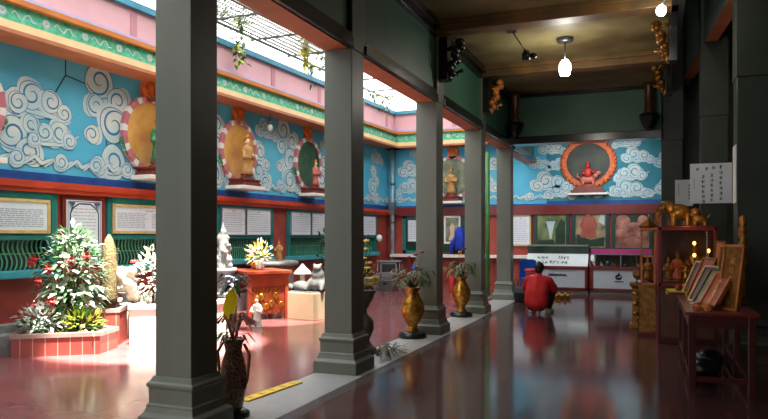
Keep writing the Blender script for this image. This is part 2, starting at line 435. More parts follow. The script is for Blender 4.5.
# transverse lintel at the far end
m=MB().box(-2.9,.22,14.85,15.15,3.5,4.6).box(-2.9,.22,14.78,15.2,3.44,3.6,1).box(-2.9,.22,14.8,15.1,4.45,4.53,1)
struct('trim_lintel',m,['panel_green','dark_mould'],bevel=.008)
# longitudinal lintel above the left columns
CY=[.95,4.15,6.55,9.55,12.35,15.15]   # column centres
CX=-3.05
m=MB(); 
for a,b in zip([YB]+CY,CY+[YE]):
    y0=a+.16 if a!=YB else a; y1=b-.16 if b!=YE else b
    m.box(-3.18,-2.93,y0,y1,3.46,4.6,0)
    m.box(-3.2,-2.9,y0,y1,3.4,3.462,1)
    m.box(-2.935,-2.86,y0,y1,3.4,3.5,2); m.box(-2.93,-2.88,y0,y1,3.5,3.56,2)
    m.box(-2.935,-2.8,y0,y1,4.42,4.54,2); m.box(-2.935,-2.86,y0,y1,4.34,4.42,2)
struct('trim_long_lintel',m,['panel_green','soffit','dark_mould'],bevel=.006)

# ------------------------------------------------------------------ columns
def column_parts(root,top,kmat,hw=.16):
    MB().sq([(hw+.088,0),(hw+.088,.12),(hw+.075,.132),(hw+.058,.15),(hw+.046,.19),(hw+.046,.205),(hw+.034,.212),(hw+.034,.325),(hw+.046,.335),(hw+.046,.36),(hw+.028,.372),(hw+.01,.41)]).build('base',kmat,root,bevel=.006)
    MB().sq([(hw,.4),(hw,3.4)]).build('shaft',kmat,root,bevel=.008)
    MB().sq([(hw+.01,3.4),(hw+.01,top)]).build('upper_pilaster',kmat,root,bevel=.006)
labs=['dark square column standing nearest the camera, beside the mosaic vase',
 'second square grey column from the camera, beside the flower-filled urn',
 'third square grey column, with the nearer of the two gold vases at its foot',
 'fourth square grey column, with the farther of the two gold vases at its foot',
 'farthest square grey column of the left row, beside the blue plastic chair']
c0=None
for i,y in enumerate(CY[1:]):
    if c0 is None:
        c0=thing('square_column',labs[0],'column',(-3.235,y,.004),0,'square columns between hall and courtyard'); column_parts(c0,4.53,'column'); o=c0
    else: o=copy_tree(c0); o.location=(CX,y,.004); o['label']=labs[i]
RX=lambda y:.78+.075*(12.2-y)
rl=['dark green column at right edge with a narrow paper notice on its side','dark green column behind the glass display case, bearing the large handwritten notice','dark green column at far right beyond the notices']
rc=[(9.5,rl[0]),(12.4,rl[1]),(15.15,rl[2])]
c1=None
for y,l in rc:
    if c1 is None:
        c1=thing('tall_column',l,'column',(RX(y-.2)+.2,y,0),0,'dark green columns on the right'); column_parts(c1,6.3,'right_green',.2); o=c1
    else: o=copy_tree(c1); o.location=((RX(y-.2)+.2) if y<14 else .42,y,0); o['label']=l
m=MB()
for (a,b) in ((YB,9.3),(9.7,12.2),(12.6,14.95),(15.35,YE)):
    xa=RX(max(a,6))+.02; m.add([(RX(a)+.05,a,4.62),(RX(b)+.05,b,4.62),(RX(b)+.05,b,6.3),(RX(a)+.05,a,6.3),(RX(a)+.25,a,4.62),(RX(b)+.25,b,4.62),(RX(b)+.25,b,6.3),(RX(a)+.25,a,6.3)],
      [(0,1,2,3),(4,7,6,5),(0,3,7,4),(1,5,6,2)],0); m.add([(RX(a)+.05,a,4.62),(RX(b)+.05,b,4.62),(RX(b)+.25,b,4.62),(RX(a)+.25,a,4.62)],[(0,3,2,1)],1)
struct('trim_right_frieze',m,['panel_light','soffit'])
# carved brackets under the ceiling
def bracket(loc,rz,label,mats,grp,shine=False):
    t=thing('carved_bracket',label,'bracket',loc,rz,grp)
    b=MB(); b.box(0,.12,-.11,.11,-.62,0)
    b.build('backing',mats[0],t,bevel=.01)
    s=MB()
    for k in range(9):
        u=k/8; s.ell((.12+.16*(1-u)+.02*math.sin(k*2),.06*math.sin(k*1.9),-.07-.5*u),.07*(1.1-.4*u),.085,.06,10,6)
    for k in range(5): s.tube([(.1+.05*k,.1*(-1)**k,-.1-.09*k),(.2,.13*(-1)**k,-.12-.09*k),(.24,.06*(-1)**k,-.2-.09*k)],[.03,.022,.008],6)
    s.build('carving',mats[1],t)
    return t
bracket((-2.868,9.55,4.34),0,'dark carved bracket atop the third column on the left','bd bd'.split() and ['dark_mould','dark_mould'],'carved brackets')
bracket((-2.868,12.35,4.34),0,'carved bracket with orange paint atop the fourth left column',['dark_mould','wood_orange'],'carved brackets')
bracket((.36,10.3,4.5),PI,'carved bracket beside the bright bulb at top right',['dark_mould','gold_dim'],'carved brackets')
bracket((.36,12.7,4.5),PI,'carved bracket at upper right, between the top right bulb and end wall',['dark_mould','gold_dim'],'carved brackets')
def pendant(loc,label):
    t=thing('pendant_post',label,'ornament',loc,0,'pendant posts flanking the end lintel')
    MB().lathe([(.09,0),(.1,.05),(.08,.09),(.085,.5),(.1,.54),(.1,.62)],14).build('post','wood_dark',t)
    MB().lathe([(.07,-.3),(.13,-.22),(.19,-.06),(.17,0),(.09,.02)],10,sm=False).build('bell','black',t)
pendant((-2.72,14.6,3.88),'dark pendant post with black bell, left end of end lintel')
pendant((-.02,14.6,3.9),'dark pendant post with black bell, right end of end lintel')

# ------------------------------------------------------------------ windows on the left wall
def window(a,b,n):
    t=bpy.data.objects.new('window_%d'%n,None); C.objects.link(t); t['kind']='structure'; t.location=LO; t.rotation_euler.z=LR
    MB().box(a,a+.1,-.05,.15,.98,2.03).box(b-.1,b,-.05,.15,.98,2.03).box(a,b,-.05,.15,1.93,2.03).box(a,b,-.05,.12,1.38,1.46).build('window_frame','teal',t,bevel=.008)
    MB().box(a-.05,b+.05,-.12,.15,.88,.98).build('window_sill','teal_light',t,bevel=.01)
    g=MB(); x=a+.12
    while x<b-.1:
        g.tube([(x+.035*math.sin(q/7*2*PI),.05,.98+.42*q/7) for q in range(8)],.011,5); x+=.07
    g.tube([(a+.1,.05,1.2),(b-.1,.05,1.2)],.008,5)
    g.build('window_grille','grille',t)
    return t
for i,(a,b) in enumerate(bays): window(a,b,i+1)
def board(lx0,lx1,z0,z1,label,frame='gold_frame',rows=9,M4=None,loc=LO,rz=LR,grp='notice boards under the red band',off=.06,fw=.045):
    t=thing('notice_board',label,'notice board',(0,0,0),rz,grp)
    M_=Matrix.Translation(loc)@Matrix.Rotation(rz,4,'Z'); t.location=M_@Vector(((lx0+lx1)/2,-off,z0))
    w=(lx1-lx0)/2; h=z1-z0
    sh_=MB().box(-w,w,0,.03,0,h).build('sheet','paper',t)
    f=fw; MB().box(-w,-w+f,-.015,.03,0,h).box(w-f,w,-.015,.03,0,h).box(-w,w,-.015,.03,0,f).box(-w,w,-.015,.03,h-f,h).build('frame',frame,t,bevel=.004)
    tx=MB(); tx.box(-.12*w,.12*w,-.004,0,h-f-.06,h-f-.04)
    cols=2 if w>.6 else 1
    for c_ in range(cols):
        xa=-w+f+.05+c_*(w-f); xb=xa+(2*w-2*f-.1)/cols-(.06 if cols==2 else 0)
        for r in range(rows):
            z=h-f-.09-(h-2*f-.12)*r/rows; x=xa
            while x<xb-.04:
                L=R.uniform(.04,.12); tx.box(x,min(x+L,xb),-.003,0,z-.012,z); x+=L+.02
    tx.build('lettering','ink',sh_)
    return t
board(-13.3,-11.6,1.47,1.93,'long gold framed text board on the wall, left of the tall white plaque')
board(-10.5,-8.95,1.47,1.93,'long gold framed text board on the wall, right of the tall white plaque')
board(-7.88,-7.13,1.44,1.98,'white text board in the bay behind the altar, the left one',frame='metal',grp=None,fw=.018)
board(-7.1,-6.24,1.44,1.98,'white text board in the bay behind the altar, right one by red pillar',frame='metal',grp=None,fw=.018)
board(-5.46,-4.6,1.44,1.98,'text board just right of the red pillar above the grey fountain',frame='metal',grp=None,fw=.018)
board(-4.57,-3.66,1.44,1.98,'text board above the rock planter, left of the second column',frame='metal',grp=None,fw=.018)
board(-2.7,-1.05,1.44,1.98,'text board near the courtyard corner, right of the second column',frame='metal',grp=None,fw=.018)
# tall white plaque
t=thing('wall_plaque','tall white plaque with ornate navy border on the red pier between text boards','plaque',WL(-11.02,.05,.98),LR)
MB().box(-.36,.36,0,.04,0,1.0).build('frame','redbrown',t,bevel=.006)
ps_=MB().box(-.31,.31,-.012,0,.03,.97).build('sheet','paper',t)
b=MB()
for s_ in (-1,1):
    b.stroke([(s_*.25,.06),(s_*.25,.78),(s_*.2,.86),(s_*.1,.92),(0,.92)],.022,-.014); b.stroke([(s_*.29,.05),(s_*.29,.95)],.01,-.0145)
    for q in range(4): b.flat([(s_*(.28-.03*q),.94),(s_*(.25-.03*q),.94),(s_*.27,.9-.04*q)],-.0142-.0002*q)
b.stroke([(-.29,.95),(.29,.95)],.01,-.0148)
b.build('border','navy',ps_)
b=MB()
for r in range(16):
    z=.84-r*.048; x=-.2
    while x<.18: L=R.uniform(.03,.1); b.box(x,min(.2,x+L),-.015,-.012,z,z+.012); x+=L+.015
b.build('lettering','ink',ps_)

# ------------------------------------------------------------------ niches and statues
def robed(root,h,robe,skin='skin_pale',base='redbrown',seated=False,crown=True):
    """standing or seated robed deity figure; origin under its base"""
    k=h
    MB().lathe([(.2*k,0),(.22*k,.03*k),(.15*k,.06*k),(.2*k,.1*k),(.17*k,.12*k)],16,sy=.6).build('lotus_base',base,root)
    b=MB()
    if seated:
        b.ell((0,-.02*k,.2*k),.24*k,.16*k,.1*k,14,7); b.lathe([(.15*k,.16*k),(.16*k,.3*k),(.17*k,.5*k),(.14*k,.58*k),(.05*k,.63*k)],14,sy=.65)
    else:
        b.lathe([(.17*k,.11*k),(.14*k,.2*k),(.12*k,.36*k),(.13*k,.5*k),(.15*k,.64*k),(.14*k,.7*k),(.05*k,.745*k)],21,sy=.7,fold=.06)
    b.tube([(-.14*k,0,.62*k),(-.19*k,-.05*k,.48*k),(-.06*k,-.12*k,.46*k)],[.05*k,.055*k,.035*k],8)
    b.tube([(.14*k,0,.62*k),(.19*k,-.05*k,.48*k),(.05*k,-.12*k,.52*k)],[.05*k,.055*k,.035*k],8)
    b.build('robe',robe,root)
    hd=MB(); hd.tube([(0,0,.7*k),(0,0,.79*k)],.035*k,8); hd.ell((0,-.005*k,.84*k),.06*k,.065*k,.078*k,12,8); hd.ell((0,-.068*k,.835*k),.012*k,.014*k,.018*k,6,4)
    hdo=hd.build('head',skin,root)
    MB().ell((-.06*k,-.12*k,.47*k),.025*k,.025*k,.03*k,8,5).build('hand',skin,root); MB().ell((.05*k,-.12*k,.53*k),.025*k,.025*k,.03*k,8,5).build('hand',skin,root)
    hr=MB(); hr.ell((0,.012*k,.865*k),.066*k,.066*k,.066*k,12,7); hr.lathe([(.05*k,.9*k),(.055*k,.93*k),(.03*k,.98*k),(.008*k,1.0*k)],10)
    hr.build('headdress','gold_paint',hdo)
def niche(loc,rz,label,disc,rx=.5,rz_=.53,zc=.75,ring=('ring_pink','white_robe'),ledge=True):
    t=thing('wall_niche',label,'niche',loc,rz,'round niches on the mural')
    MB().ringxz(0,zc,rx,rz_,.17,-.08,0,36,(0,0,1)).build('ring_band',list(ring),t)
    d=MB(); n=30
    for j in range(5):   # dished back disc
        q0,q1=j/5,(j+1)/5; yy=lambda q:-.01-.05*q*q
        for i in range(n):
            a,b_=2*PI*i/n,2*PI*(i+1)/n
            d.add([(rx*q*math.cos(w_),yy(q),zc+rz_*q*math.sin(w_)) for q,w_ in ((q0,a),(q1,a),(q1,b_),(q0,b_))],[(0,1,2,3)],0,True)
    d.build('back_disc',disc,t)
    f=MB(); n=20
    f.prism([((.15+.012*(i%2))*math.cos(2*PI*i/n),zc+rz_+.2+(.2+.012*(i%2))*math.sin(2*PI*i/n)) for i in range(n)],-.08,0)
    f.prism([(-.1,zc+rz_),(.1,zc+rz_),(.07,zc+rz_+.1),(-.07,zc+rz_+.1)],-.07,0)
    f.ringxz(0,zc+rz_+.2,.08,.11,.25,-.1,-.08,20,(1,)); f.ell((0,-.08,zc+rz_+.2),.06,.03,.09,12,6)
    f.build('flame_finial',['flame','gold_paint'],t)
    for s_ in (-1,1):
        g=MB()
        for q in range(5): g.ell((s_*(rx*1.0+.02*q)*math.sin(2.5-.16*q),-.05,zc+rz_*1.05*math.cos(2.5-.16*q)),.08,.03,.06,8,5)
        g.build('leaf_scroll','jade',t)
    MB().box(-.36,.36,-.42,0,0,.07).build('ledge','white_robe',t,bevel=.01)
    MB().box(-.28,.28,-.38,0,.07,.13).box(-.24,.24,-.36,0,.13,.17).box(-.28,.28,-.38,0,.17,.2).build('pedestal','redbrown',t,bevel=.006)
    return t
NZ=2.33
nl=[('round niche cut off by the left edge of the photo','disc_green','jade','green robed statue in the niche at the left photo edge'),
    ('round tan niche on the mural, left of the nearest column','amber','jade','green robed statue in the tan niche left of nearest column'),
    ('round amber niche on the mural, right of the nearest column','amber','statue_tan','tan robed statue in the amber niche right of nearest column'),
    ('round dark green niche on the mural, left of the second column','disc_green','statue_pink','pink statue in the dark green niche left of the second column')]
for x,(l,d,r,sl) in zip(nich,nl):
    niche(WL(x,0,NZ),LR,l,d)
    s=thing('deity_statue',sl,'statue',WL(x,.24,NZ+.2),LR,None)
    robed(s,.88 if r!='statue_pink' else .66,r,'skin_pale' if r!='jade' else 'statue_tan')
niche((-5.2,YE,NZ),0,'round grey niche on the back mural, seen between third and fourth columns','disc_grey')
s=thing('deity_statue','tan statue in the back wall niche between third and fourth columns','statue',(-5.2,YE-.24,NZ+.2)); robed(s,.85,'statue_tan','statue_tan')
# end wall niche with flaming frame
t=thing('flame_niche','large round niche with orange flame border on the end wall mural','niche',(-1.52,YE,2.5))
MB().ringxz(0,.85,.55,.52,.2,-.07,0,40,(0,)).build('ring_band','flame',t)
f=MB()
for k in range(36):
    a=2*PI*k/36; q=(.72+.05*(k%2)); f.ell((.55*1.22*math.cos(a),-.03,.85+.52*1.22*math.sin(a)),.06,.03,.06,7,5)
f.build('flame_edge','flame',t)
n=30; MB().flat([(.55*math.cos(2*PI*i/n),.85+.52*math.sin(2*PI*i/n)) for i in range(n)],-.012).build('back_disc','landscape',t)
MB().box(-.5,.5,-.3,0,0,.05).build('ledge','white_robe',t,bevel=.008)
MB().box(-.42,.42,-.26,0,.05,.13).box(-.36,.36,-.22,0,.13,.2).build('pedestal','redbrown',t,bevel=.006)
s=thing('rider_statue','small pink deity statue riding a beast in the flame niche','statue',(-1.52,YE-.13,2.7))
MB().box(-.24,.24,-.09,.09,0,.04).build('base','redbrown',s,bevel=.005)
b=MB(); b.ell((0,0,.2),.2,.09,.1,14,8)
for x in (-.13,.12):
    for y in (-.05,.05): b.tube([(x,y,.16),(x+.02,y,.1),(x,y,.03)],[.04,.03,.028],8)
b.tube([(.15,0,.24),(.22,0,.33),(.25,0,.36)],[.07,.06,.05],8); b.ell((.27,-.01,.37),.075,.06,.055,10,6); b.tube([(-.19,0,.24),(-.27,0,.3),(-.25,0,.38)],[.03,.025,.01],6)
b.build('beast','statue_pink',s)
b=MB(); b.lathe([(.1,.26),(.09,.36),(.1,.46),(.03,.52)],12,sy=.8); b.tube([(-.09,0,.45),(-.14,-.05,.36),(-.05,-.08,.36)],.03,7); b.tube([(.09,0,.45),(.15,-.04,.38),(.18,-.06,.42)],.03,7); b.ell((0,0,.57),.05,.05,.06,10,7); b.lathe([(.04,.6),(.03,.66),(.005,.7)],8)
b.build('rider','red_plastic',s)

# ------------------------------------------------------------------ end wall: posters and counters
def poster(x0,x1,z0,z1,label,pm,deco):
    t=thing('framed_poster',label,'poster',((x0+x1)/2,YE-.02,z0),0,None); w=(x1-x0)/2; h=z1-z0
    pc_=MB().box(-w,w,-.02,.02,0,h).build('picture',pm,t)
    MB().box(-w-.07,-w+.02,-.05,.02,-.05,h+.05).box(w-.02,w+.07,-.05,.02,-.05,h+.05).box(-w,w,-.05,.02,-.05,.02).box(-w,w,-.05,.02,h-.02,h+.05).build('frame','teal_dark',t,bevel=.005)
    d=MB(); deco(d,w,h); d.build('picture_motif',DM,pc_)
DM=['cloud','poster_red','leaf_dark','skin_pale','poster_c']
mat('teal_dark',(22,66,58),.4)
def da(d,w,h):
    d.flat([(-.05,.25),(.0,.25),(.04,.5),(.1,.72),(-.15,.72),(-.09,.5)],-.022,0); d.flat([(.1,.1),(w-.05,.1),(w-.05,h*.75),(.25,h*.85),(.1,.5)],-.0215,2); d.flat([(-w+.05,.08),(.1,.08),(.05,.22),(-w+.05,.2)],-.0225,2)
def db(d,w,h):
    d.flat([(-.26,.28),(.16,.28),(.12,.45),(.18,.62),(.1,.8),(.02,.88),(-.12,.88),(-.2,.8),(-.28,.62),(-.2,.45)],-.023,1)
    for k in range(5): d.stroke([(-.18+.07*k,.3),(-.16+.06*k,.55),(-.12+.04*k,.82)],.012,-.0235,4)
    d.ell((-.05,-.026,.93),.07,.006,.08,10,6,3); d.flat([(-w+.05,.05),(w-.05,.05),(w-.05,.3),(0,.22),(-w+.05,.38)],-.0215,2)
    d.flat([(.2,.7),(w-.05,.6),(w-.05,.95),(.25,.9)],-.0216,0)
def dc(d,w,h):
    for (x,z,a,b_) in ((-.22,.68,.2,.2),(.05,.5,.26,.18),(.26,.72,.14,.14),(-.2,.38,.2,.13),(.25,.35,.16,.12)): d.ell((x,-.024,z),a*.95,.008,b_,14,7,4)
    d.flat([(-w+.05,h-.32),(w-.05,h-.25),(w-.05,h-.05),(-w+.05,h-.05)],-.0215,2)
poster(-2.86,-2.06,1.1,2.03,'greenish framed landscape poster above left counter, leftmost of three',M['poster_a'],da)
poster(-1.86,-1.06,1.1,2.03,'framed poster with a red figure, middle of three above the counters',M['poster_b'],db)
poster(-.86,.0,1.1,2.03,'framed poster with pink rounded forms, right one above the counters',M['poster_c'],dc)
board(-3.56,-3.0,1.15,2.0,'white text panel in cream frame just right of the farthest column',rows=12,loc=Vector((0,YE,0)),rz=0,grp=None)
def led(x,n,z,label):
    t=thing('led_string',label,'lights',(x,YE-.075,z))
    MB().tube([(0,0,0),(n*.05,0,.02),(n*.1,0,0)],.006,5).build('cable','black',t)
    m_=MB()
    for k in range(n): m_.ell((k*.1,-.01,.0),.02,.012,.012,6,4)
    m_.build('lamps','purple_led',t)
led(-1.75,6,2.02,'tiny violet lights along the top of the red figure poster'); led(-.75,6,2.02,'tiny violet lights along the top of the pink poster')
# counters
def counter(x0,x1,y0,y1,label,kind):
    t=thing('display_counter',label,'display counter',((x0+x1)/2,y0,0)); w=(x1-x0)/2; d=y1-y0
    MB().box(-w,w,.05,d,0,.09).build('plinth','plinth',t)
    m_=MB().box(-w,w,.03,d,.09,.66).box(-w,-w+.07,0,.05,.09,.66).box(w-.07,w,0,.05,.09,.66).box(-w,w,0,.05,.09,.15).box(-w,w,-.01,d,.6,.68)
    m_.build('cabinet','maroon',t,bevel=.006)
    fp_=MB().box(-w+.07,w-.07,.018,.04,.15,.6).build('front_panel','counter_panel',t)
    lg=MB()
    if kind=='left':
        x=-.2
        for k in range(13): q=R.uniform(.02,.035); lg.box(x,x+q,.012,.018,.44,.44+R.uniform(.035,.055)); x+=q+.008
        lg.box(-.21,.28,.013,.018,.432,.438)
    else:
        lg.flat([(-.05+.08*math.cos(a)*(1-.3*(math.sin(a)>.6)),.43+.075*math.sin(a)) for a in [k*2*PI/20 for k in range(20)]],.0165)
        lg.flat([(-.08,.49),(-.05,.54),(-.02,.54),(-.03,.51),(0,.49)],.0164)
        lg.box(-.14,.06,.012,.018,.31,.335)
        lg.flat([(-.09,.42),(-.04,.44),(0,.47),(.01,.45),(-.03,.42)],.0150,1)
    lg.build('lettering',['black_ink','leaf_light'],fp_)
    g=MB()
    if kind=='left':
        g.add([(-w,.0,.68),(w,.0,.68),(w,.28,1.0),(-w,.28,1.0)],[(0,1,2,3)],0)
        sp_=g.build('sloped_pane','frosted',t)
        tx=MB(); T=Matrix.Translation((0,-.006,.68))
        def sl(x,q): return (x,-.008+.28*q/.42*1.0,.68+.32*q/.42)
        for row,(q0,q1,xa,n_,st) in enumerate(((.22,.30,-.5,5,.055),(.22,.32,.02,4,.07),(.06,.17,-.48,8,.095))):
            x=xa
            for k in range(n_):
                for s_ in range(4):
                    a,b_=x+R.uniform(0,st*.8),x+R.uniform(0,st*.8); c_,e_=R.uniform(q0,q1),R.uniform(q0,q1)
                    P=[Vector(sl(a,c_)),Vector(sl(b_,e_))]; dv=(P[1]-P[0]); 
                    if dv.length<.01: continue
                    pr=Vector((0,.28,.32)).normalized(); u_=dv.normalized(); n_v=Vector((1,0,0)).cross(pr); v_=u_.cross(n_v)*.008
                    tx.add([P[0]+v_,P[1]+v_,P[1]-v_,P[0]-v_],[(0,1,2,3)])
                x+=st
        tx.build('lettering','black_ink',sp_)
        MB().box(-w,w,.26,d,.68,1.0).build('cabinet_top','maroon',t)
        MB().box(-w,w,.26,d,1.0,1.16).build('dark_shelf','window_dark',t); MB().box(-w,w,.24,d,1.16,1.2).build('top_slab','plinth',t,bevel=.006)
    else:
        g.box(-w,w,.0,.008,.68,.98).box(-w,-w+.008,0,d,.68,.98).box(w-.008,w,0,d,.68,.98).box(-w,w,0,d,.975,.983)
        g.build('glass_case','glass_dim',t)
        fr=MB()
        for x in (-w,0,w): fr.box(x-.012,x+.012,-.004,.014,.68,.99)
        fr.box(-w,w,-.004,.014,.965,.99); fr.build('case_frame','metal',t)
        MB().box(-w,w,.3,d,.98,1.1).build('pink_shelf_edge','magenta',t)
        MB().box(-w,w,d-.05,d,.68,1.1).build('case_back','wares',t)
    return t,w,d
YF=17.15
counter(-2.92,-1.42,YF,YF+.62,'display counter with sloping white glass and black writing on the left','left')
tc_,w_,d_=counter(-1.36,.05,YF,YF+.62,'glass topped display counter with round black logo on its front','right')
cols=['magenta','coral','blue_cloth','gold','red_plastic','metal','leaf','paper']
for k in range(9):
    x=-1.25+k*.14; m_=MB(); h=R.uniform(.05,.14)
    if k%3==0: m_.box(-.05,.05,-.05,.05,0,h).box(-.052,.052,-.052,.052,h,h+.015)
    elif k%3==1: m_.lathe([(.045,0),(.05,.03),(.03,h*.7),(.02,h),(.028,h+.02)],12)
    else: m_.ell((0,0,h*.5),.055,.045,h*.5,10,6); m_.lathe([(.03,0),(.03,.012)],10)
    nm=['gift_box','small_vase','votive_ball'][k%3]; cn=['magenta','coral','sky blue','gold','red','grey','green','white','magenta'][k]
    mn=[ 'magenta','coral','teal_light','gold','red_plastic','metal','leaf','paper','magenta'][k]
    ps=['far left','second from left','third from left','left of middle','middle','right of middle','third from right','second from right','far right'][k]
    tag(m_.build(nm,mn,loc=(x,YF+.2+.05*(k%2),.68)),'%s %s inside the glass counter, %s'%(cn,nm.replace('_',' '),ps),nm.split('_')[1],None)
# red wall ledge behind courtyard columns
struct('trim_ledge_back',MB().box(-7,-2.96,-.35,0,.82,.9),'plaster_white',loc=(0,YE,0))
t=thing('dark_display','dark glazed display recess behind the blue cloth, on the back wall','display',(-5.3,YE-.02,.95))
MB().box(-.55,.75,-.02,.02,0,1.08).build('pane','window_dark',t); MB().box(-.6,-.55,-.05,.02,0,1.1).box(.75,.8,-.05,.02,0,1.1).box(-.6,.8,-.05,.02,1.05,1.12).build('frame','teal_dark',t)
t=thing('framed_print','pale framed print of white figures inside the dark display','picture',(-5.22,YE-.065,1.2))
MB().box(-.24,.24,0,.02,0,.8).build('frame','flower_white',t); MB().box(-.19,.19,-.006,0,.06,.74).build('picture','disc_grey',t)
b=MB()
b.flat([(-.1,.1),(.1,.1),(.06,.35),(.08,.5),(0,.6),(-.07,.48),(-.05,.3)],-.009); b.build('picture_motif','skin_pale',t)
t=thing('blue_robe_bundle','bright blue cloth draped over a short stand on the white ledge','cloth',(-4.95,YE-.22,.9))
MB().lathe([(.05,0),(.05,.25)],10).build('stand','yellow',t)
b=MB(); b.lathe([(.13,.12),(.16,.2),(.14,.4),(.16,.55),(.12,.68),(.09,.74),(.02,.78)],18,fold=.12,nf=5); b.tube([(-.1,0,.5),(-.22,-.02,.3),(-.25,0,.02)],[.06,.07,.05],8); b.build('cloth','blue_cloth',t)
def extinguisher(x,y):
    t=thing('fire_extinguisher','red fire extinguisher on the floor behind the farther gold vase','fire extinguisher',(x,y,0))
    MB().lathe([(.07,0),(.075,.03),(.075,.36),(.05,.42),(.025,.44),(.025,.47)],14).build('cylinder','red_plastic',t)
    MB().box(-.02,.02,-.1,.03,.47,.5).build('valve','black',t); MB().tube([(.02,-.02,.48),(.1,-.03,.42),(.1,-.03,.15)],.012,6).build('hose','black',t)
extinguisher(-4.65,16.4)
t=bpy.data.objects.new('window_6',None); C.objects.link(t); t['kind']='structure'; t.location=(0,YE,0)
MB().box(-6.72,-6.62,-.05,.02,.9,2.02).box(-6.05,-5.95,-.05,.02,.9,2.02).box(-6.72,-5.95,-.05,.02,1.93,2.02).box(-6.72,-5.95,-.05,.02,.9,1.0).build('window_frame','teal',t)
MB().box(-6.62,-6.05,-.01,.0,1.0,1.93).build('window_panel','window_dark',t)
board(-6.56,-6.08,1.25,1.9,'white text panel on the back wall, right of the drainpipe',frame='metal',fw=.018,loc=Vector((0,YE,0)),rz=0,grp=None)
# gold carved dado panels below ledge
for k,x in enumerate((-6.0,-5.2,-4.4,-3.6)):
    t=thing('dado_panel','gold patterned red panel under the white ledge, %s from the corner'%['first','second','third','fourth'][k],'panel',(x,YE-.025,.15),0,'gold patterned panels under the ledge')
    MB().box(-.36,.36,-.01,.03,0,.6).build('board','red_wall',t)
    b=MB()
    for q in range(7): b.stroke([(-.28+.08*q+.03*math.sin(s_),.08+.06*s_) for s_ in range(8)],.014,-.012-.0002*q)
    b.build('tracery','gold_paint',t)

# ------------------------------------------------------------------ plants
def foliage(mb,c,rx,ry,rz,n,L,W,mis,droop=.25,shell=.5,up=.2):
    for k in range(n):
        a=R.uniform(0,2*PI); u=R.uniform(-1,1); q=R.uniform(shell,1)**.6; r=math.sqrt(1-u*u)
        d=Vector((r*math.cos(a),r*math.sin(a),u)); p=Vector(c)+Vector((d.x*rx*q,d.y*ry*q,d.z*rz*q))
        dd=d+Vector((R.uniform(-.5,.5),R.uniform(-.5,.5),R.uniform(-.3,.5)+up)); 
        mb.leaf(p,dd,L*R.uniform(.7,1.2),W*R.uniform(.7,1.2),R.choice(mis),droop)
def flowers(mb,pts,r,mi=0):
    for p in pts:
        for k in range(6):
            a=k*PI/3; mb.ell((p[0]+r*.6*math.cos(a),p[1]+r*.6*math.sin(a),p[2]),r*.5,r*.5,r*.3,6,4,mi)
        mb.ell((p[0],p[1],p[2]+r*.15),r*.3,r*.3,r*.3,6,4,mi)

# brick planter against left wall
def poly_planter(name,label,poly,h,mats,rimw=.05,soil=True):
    """poly: ground outline (world), first edges front"""
    c_=sum((Vector((x,y,0)) for x,y in poly),Vector())/len(poly)
    t=thing(name,label,'planter',(c_.x,c_.y,0))
    L=[(x-c_.x,y-c_.y) for x,y in poly]; n=len(L)
    m_=MB()
    m_.add([(x,y,0) for x,y in L]+[(x,y,h-.05) for x,y in L],[(i,(i+1)%n,(i+1)%n+n,i+n) for i in range(n)])
    m_.build('body',mats[0],t)
    r=MB(); o=1+rimw/.5
    r.add([(x*1.03,y*1.03,h-.05) for x,y in L]+[(x*1.03,y*1.03,h) for x,y in L]+[(x*.86,y*.86,h) for x,y in L]+[(x*.86,y*.86,h-.06) for x,y in L],
      [(i,(i+1)%n,(i+1)%n+n,i+n) for i in range(n)]+[(i+n,(i+1)%n+n,(i+1)%n+2*n,i+2*n) for i in range(n)]+[(i+2*n,(i+1)%n+2*n,(i+1)%n+3*n,i+3*n) for i in range(n)])
    r.build('rim',mats[1],t)
    MB().add([(x*.9,y*.9,h-.05) for x,y in L],[tuple(range(n))]).build('soil','soil',t)
    return t
# brick material with vertical tile joints
bm=M['brick']; nt=bm.node_tree; bs=nt.nodes['Principled BSDF']; 
wv=nt.nodes.new('ShaderNodeTexWave'); wv.wave_type='BANDS'; wv.bands_direction='X'; wv.inputs['Scale'].default_value=2.3
tcn=[n for n in nt.nodes if n.type=='TEX_COORD'][0]; mp=nt.nodes.new('ShaderNodeMapping'); mp.inputs['Rotation'].default_value=(0,0,-.69)
nt.links.new(tcn.outputs['Object'],mp.inputs['Vector']); nt.links.new(mp.outputs['Vector'],wv.inputs['Vector'])
cr2=nt.nodes.new('ShaderNodeValToRGB'); cr2.color_ramp.elements[0].position=.0; cr2.color_ramp.elements[0].color=srgb(190,140,124); cr2.color_ramp.elements[1].position=.025; cr2.color_ramp.elements[1].color=srgb(140,62,52)
nt.links.new(wv.outputs['Fac'],cr2.inputs['Fac']); nt.links.new(cr2.outputs['Color'],bs.inputs['Base Color'])
g0=gnd(11,358); g1=gnd(100,354)
P1=[(g0.x,g0.y),(g1.x,g1.y),(g1.x-.15,g1.y+.45),(-7.3,g1.y+.45),(-7.3,g0.y+.3)]
poly_planter('brick_planter','low red brick planter with a pale rim, at lower left',P1,.27,['brick','rim'])
# tall upper planter behind
P2=[(-6.75,6.72),(-6.5,6.95),(-6.75,7.36),(-7.32,7.4),(-7.32,6.85),(-7.05,6.72)]
poly_planter('round_planter','taller round red planter behind the brick planter, holding the big red-flowered plant',P2,.48,['brick','rim'])
# sunlit white planter
g2=gnd(122,349); g3=gnd(175,346)
P3=[(-6.36,6.98),(-5.72,7.5),(-5.7,8.4),(-6.25,9.1),(-7.2,9.0),(-7.25,7.75),(-6.62,7.56)]
poly_planter('white_planter','sunlit white plastered planter left of the nearest column',P3,.52,['plaster_white','plaster_white'])
struct('trim_bench',MB().box(-13.7,-12.3,-.62,-.22,0,.24).box(-13.7,-12.3,-.42,-.22,.24,.33),'stone_grey',loc=LO,rz=LR)

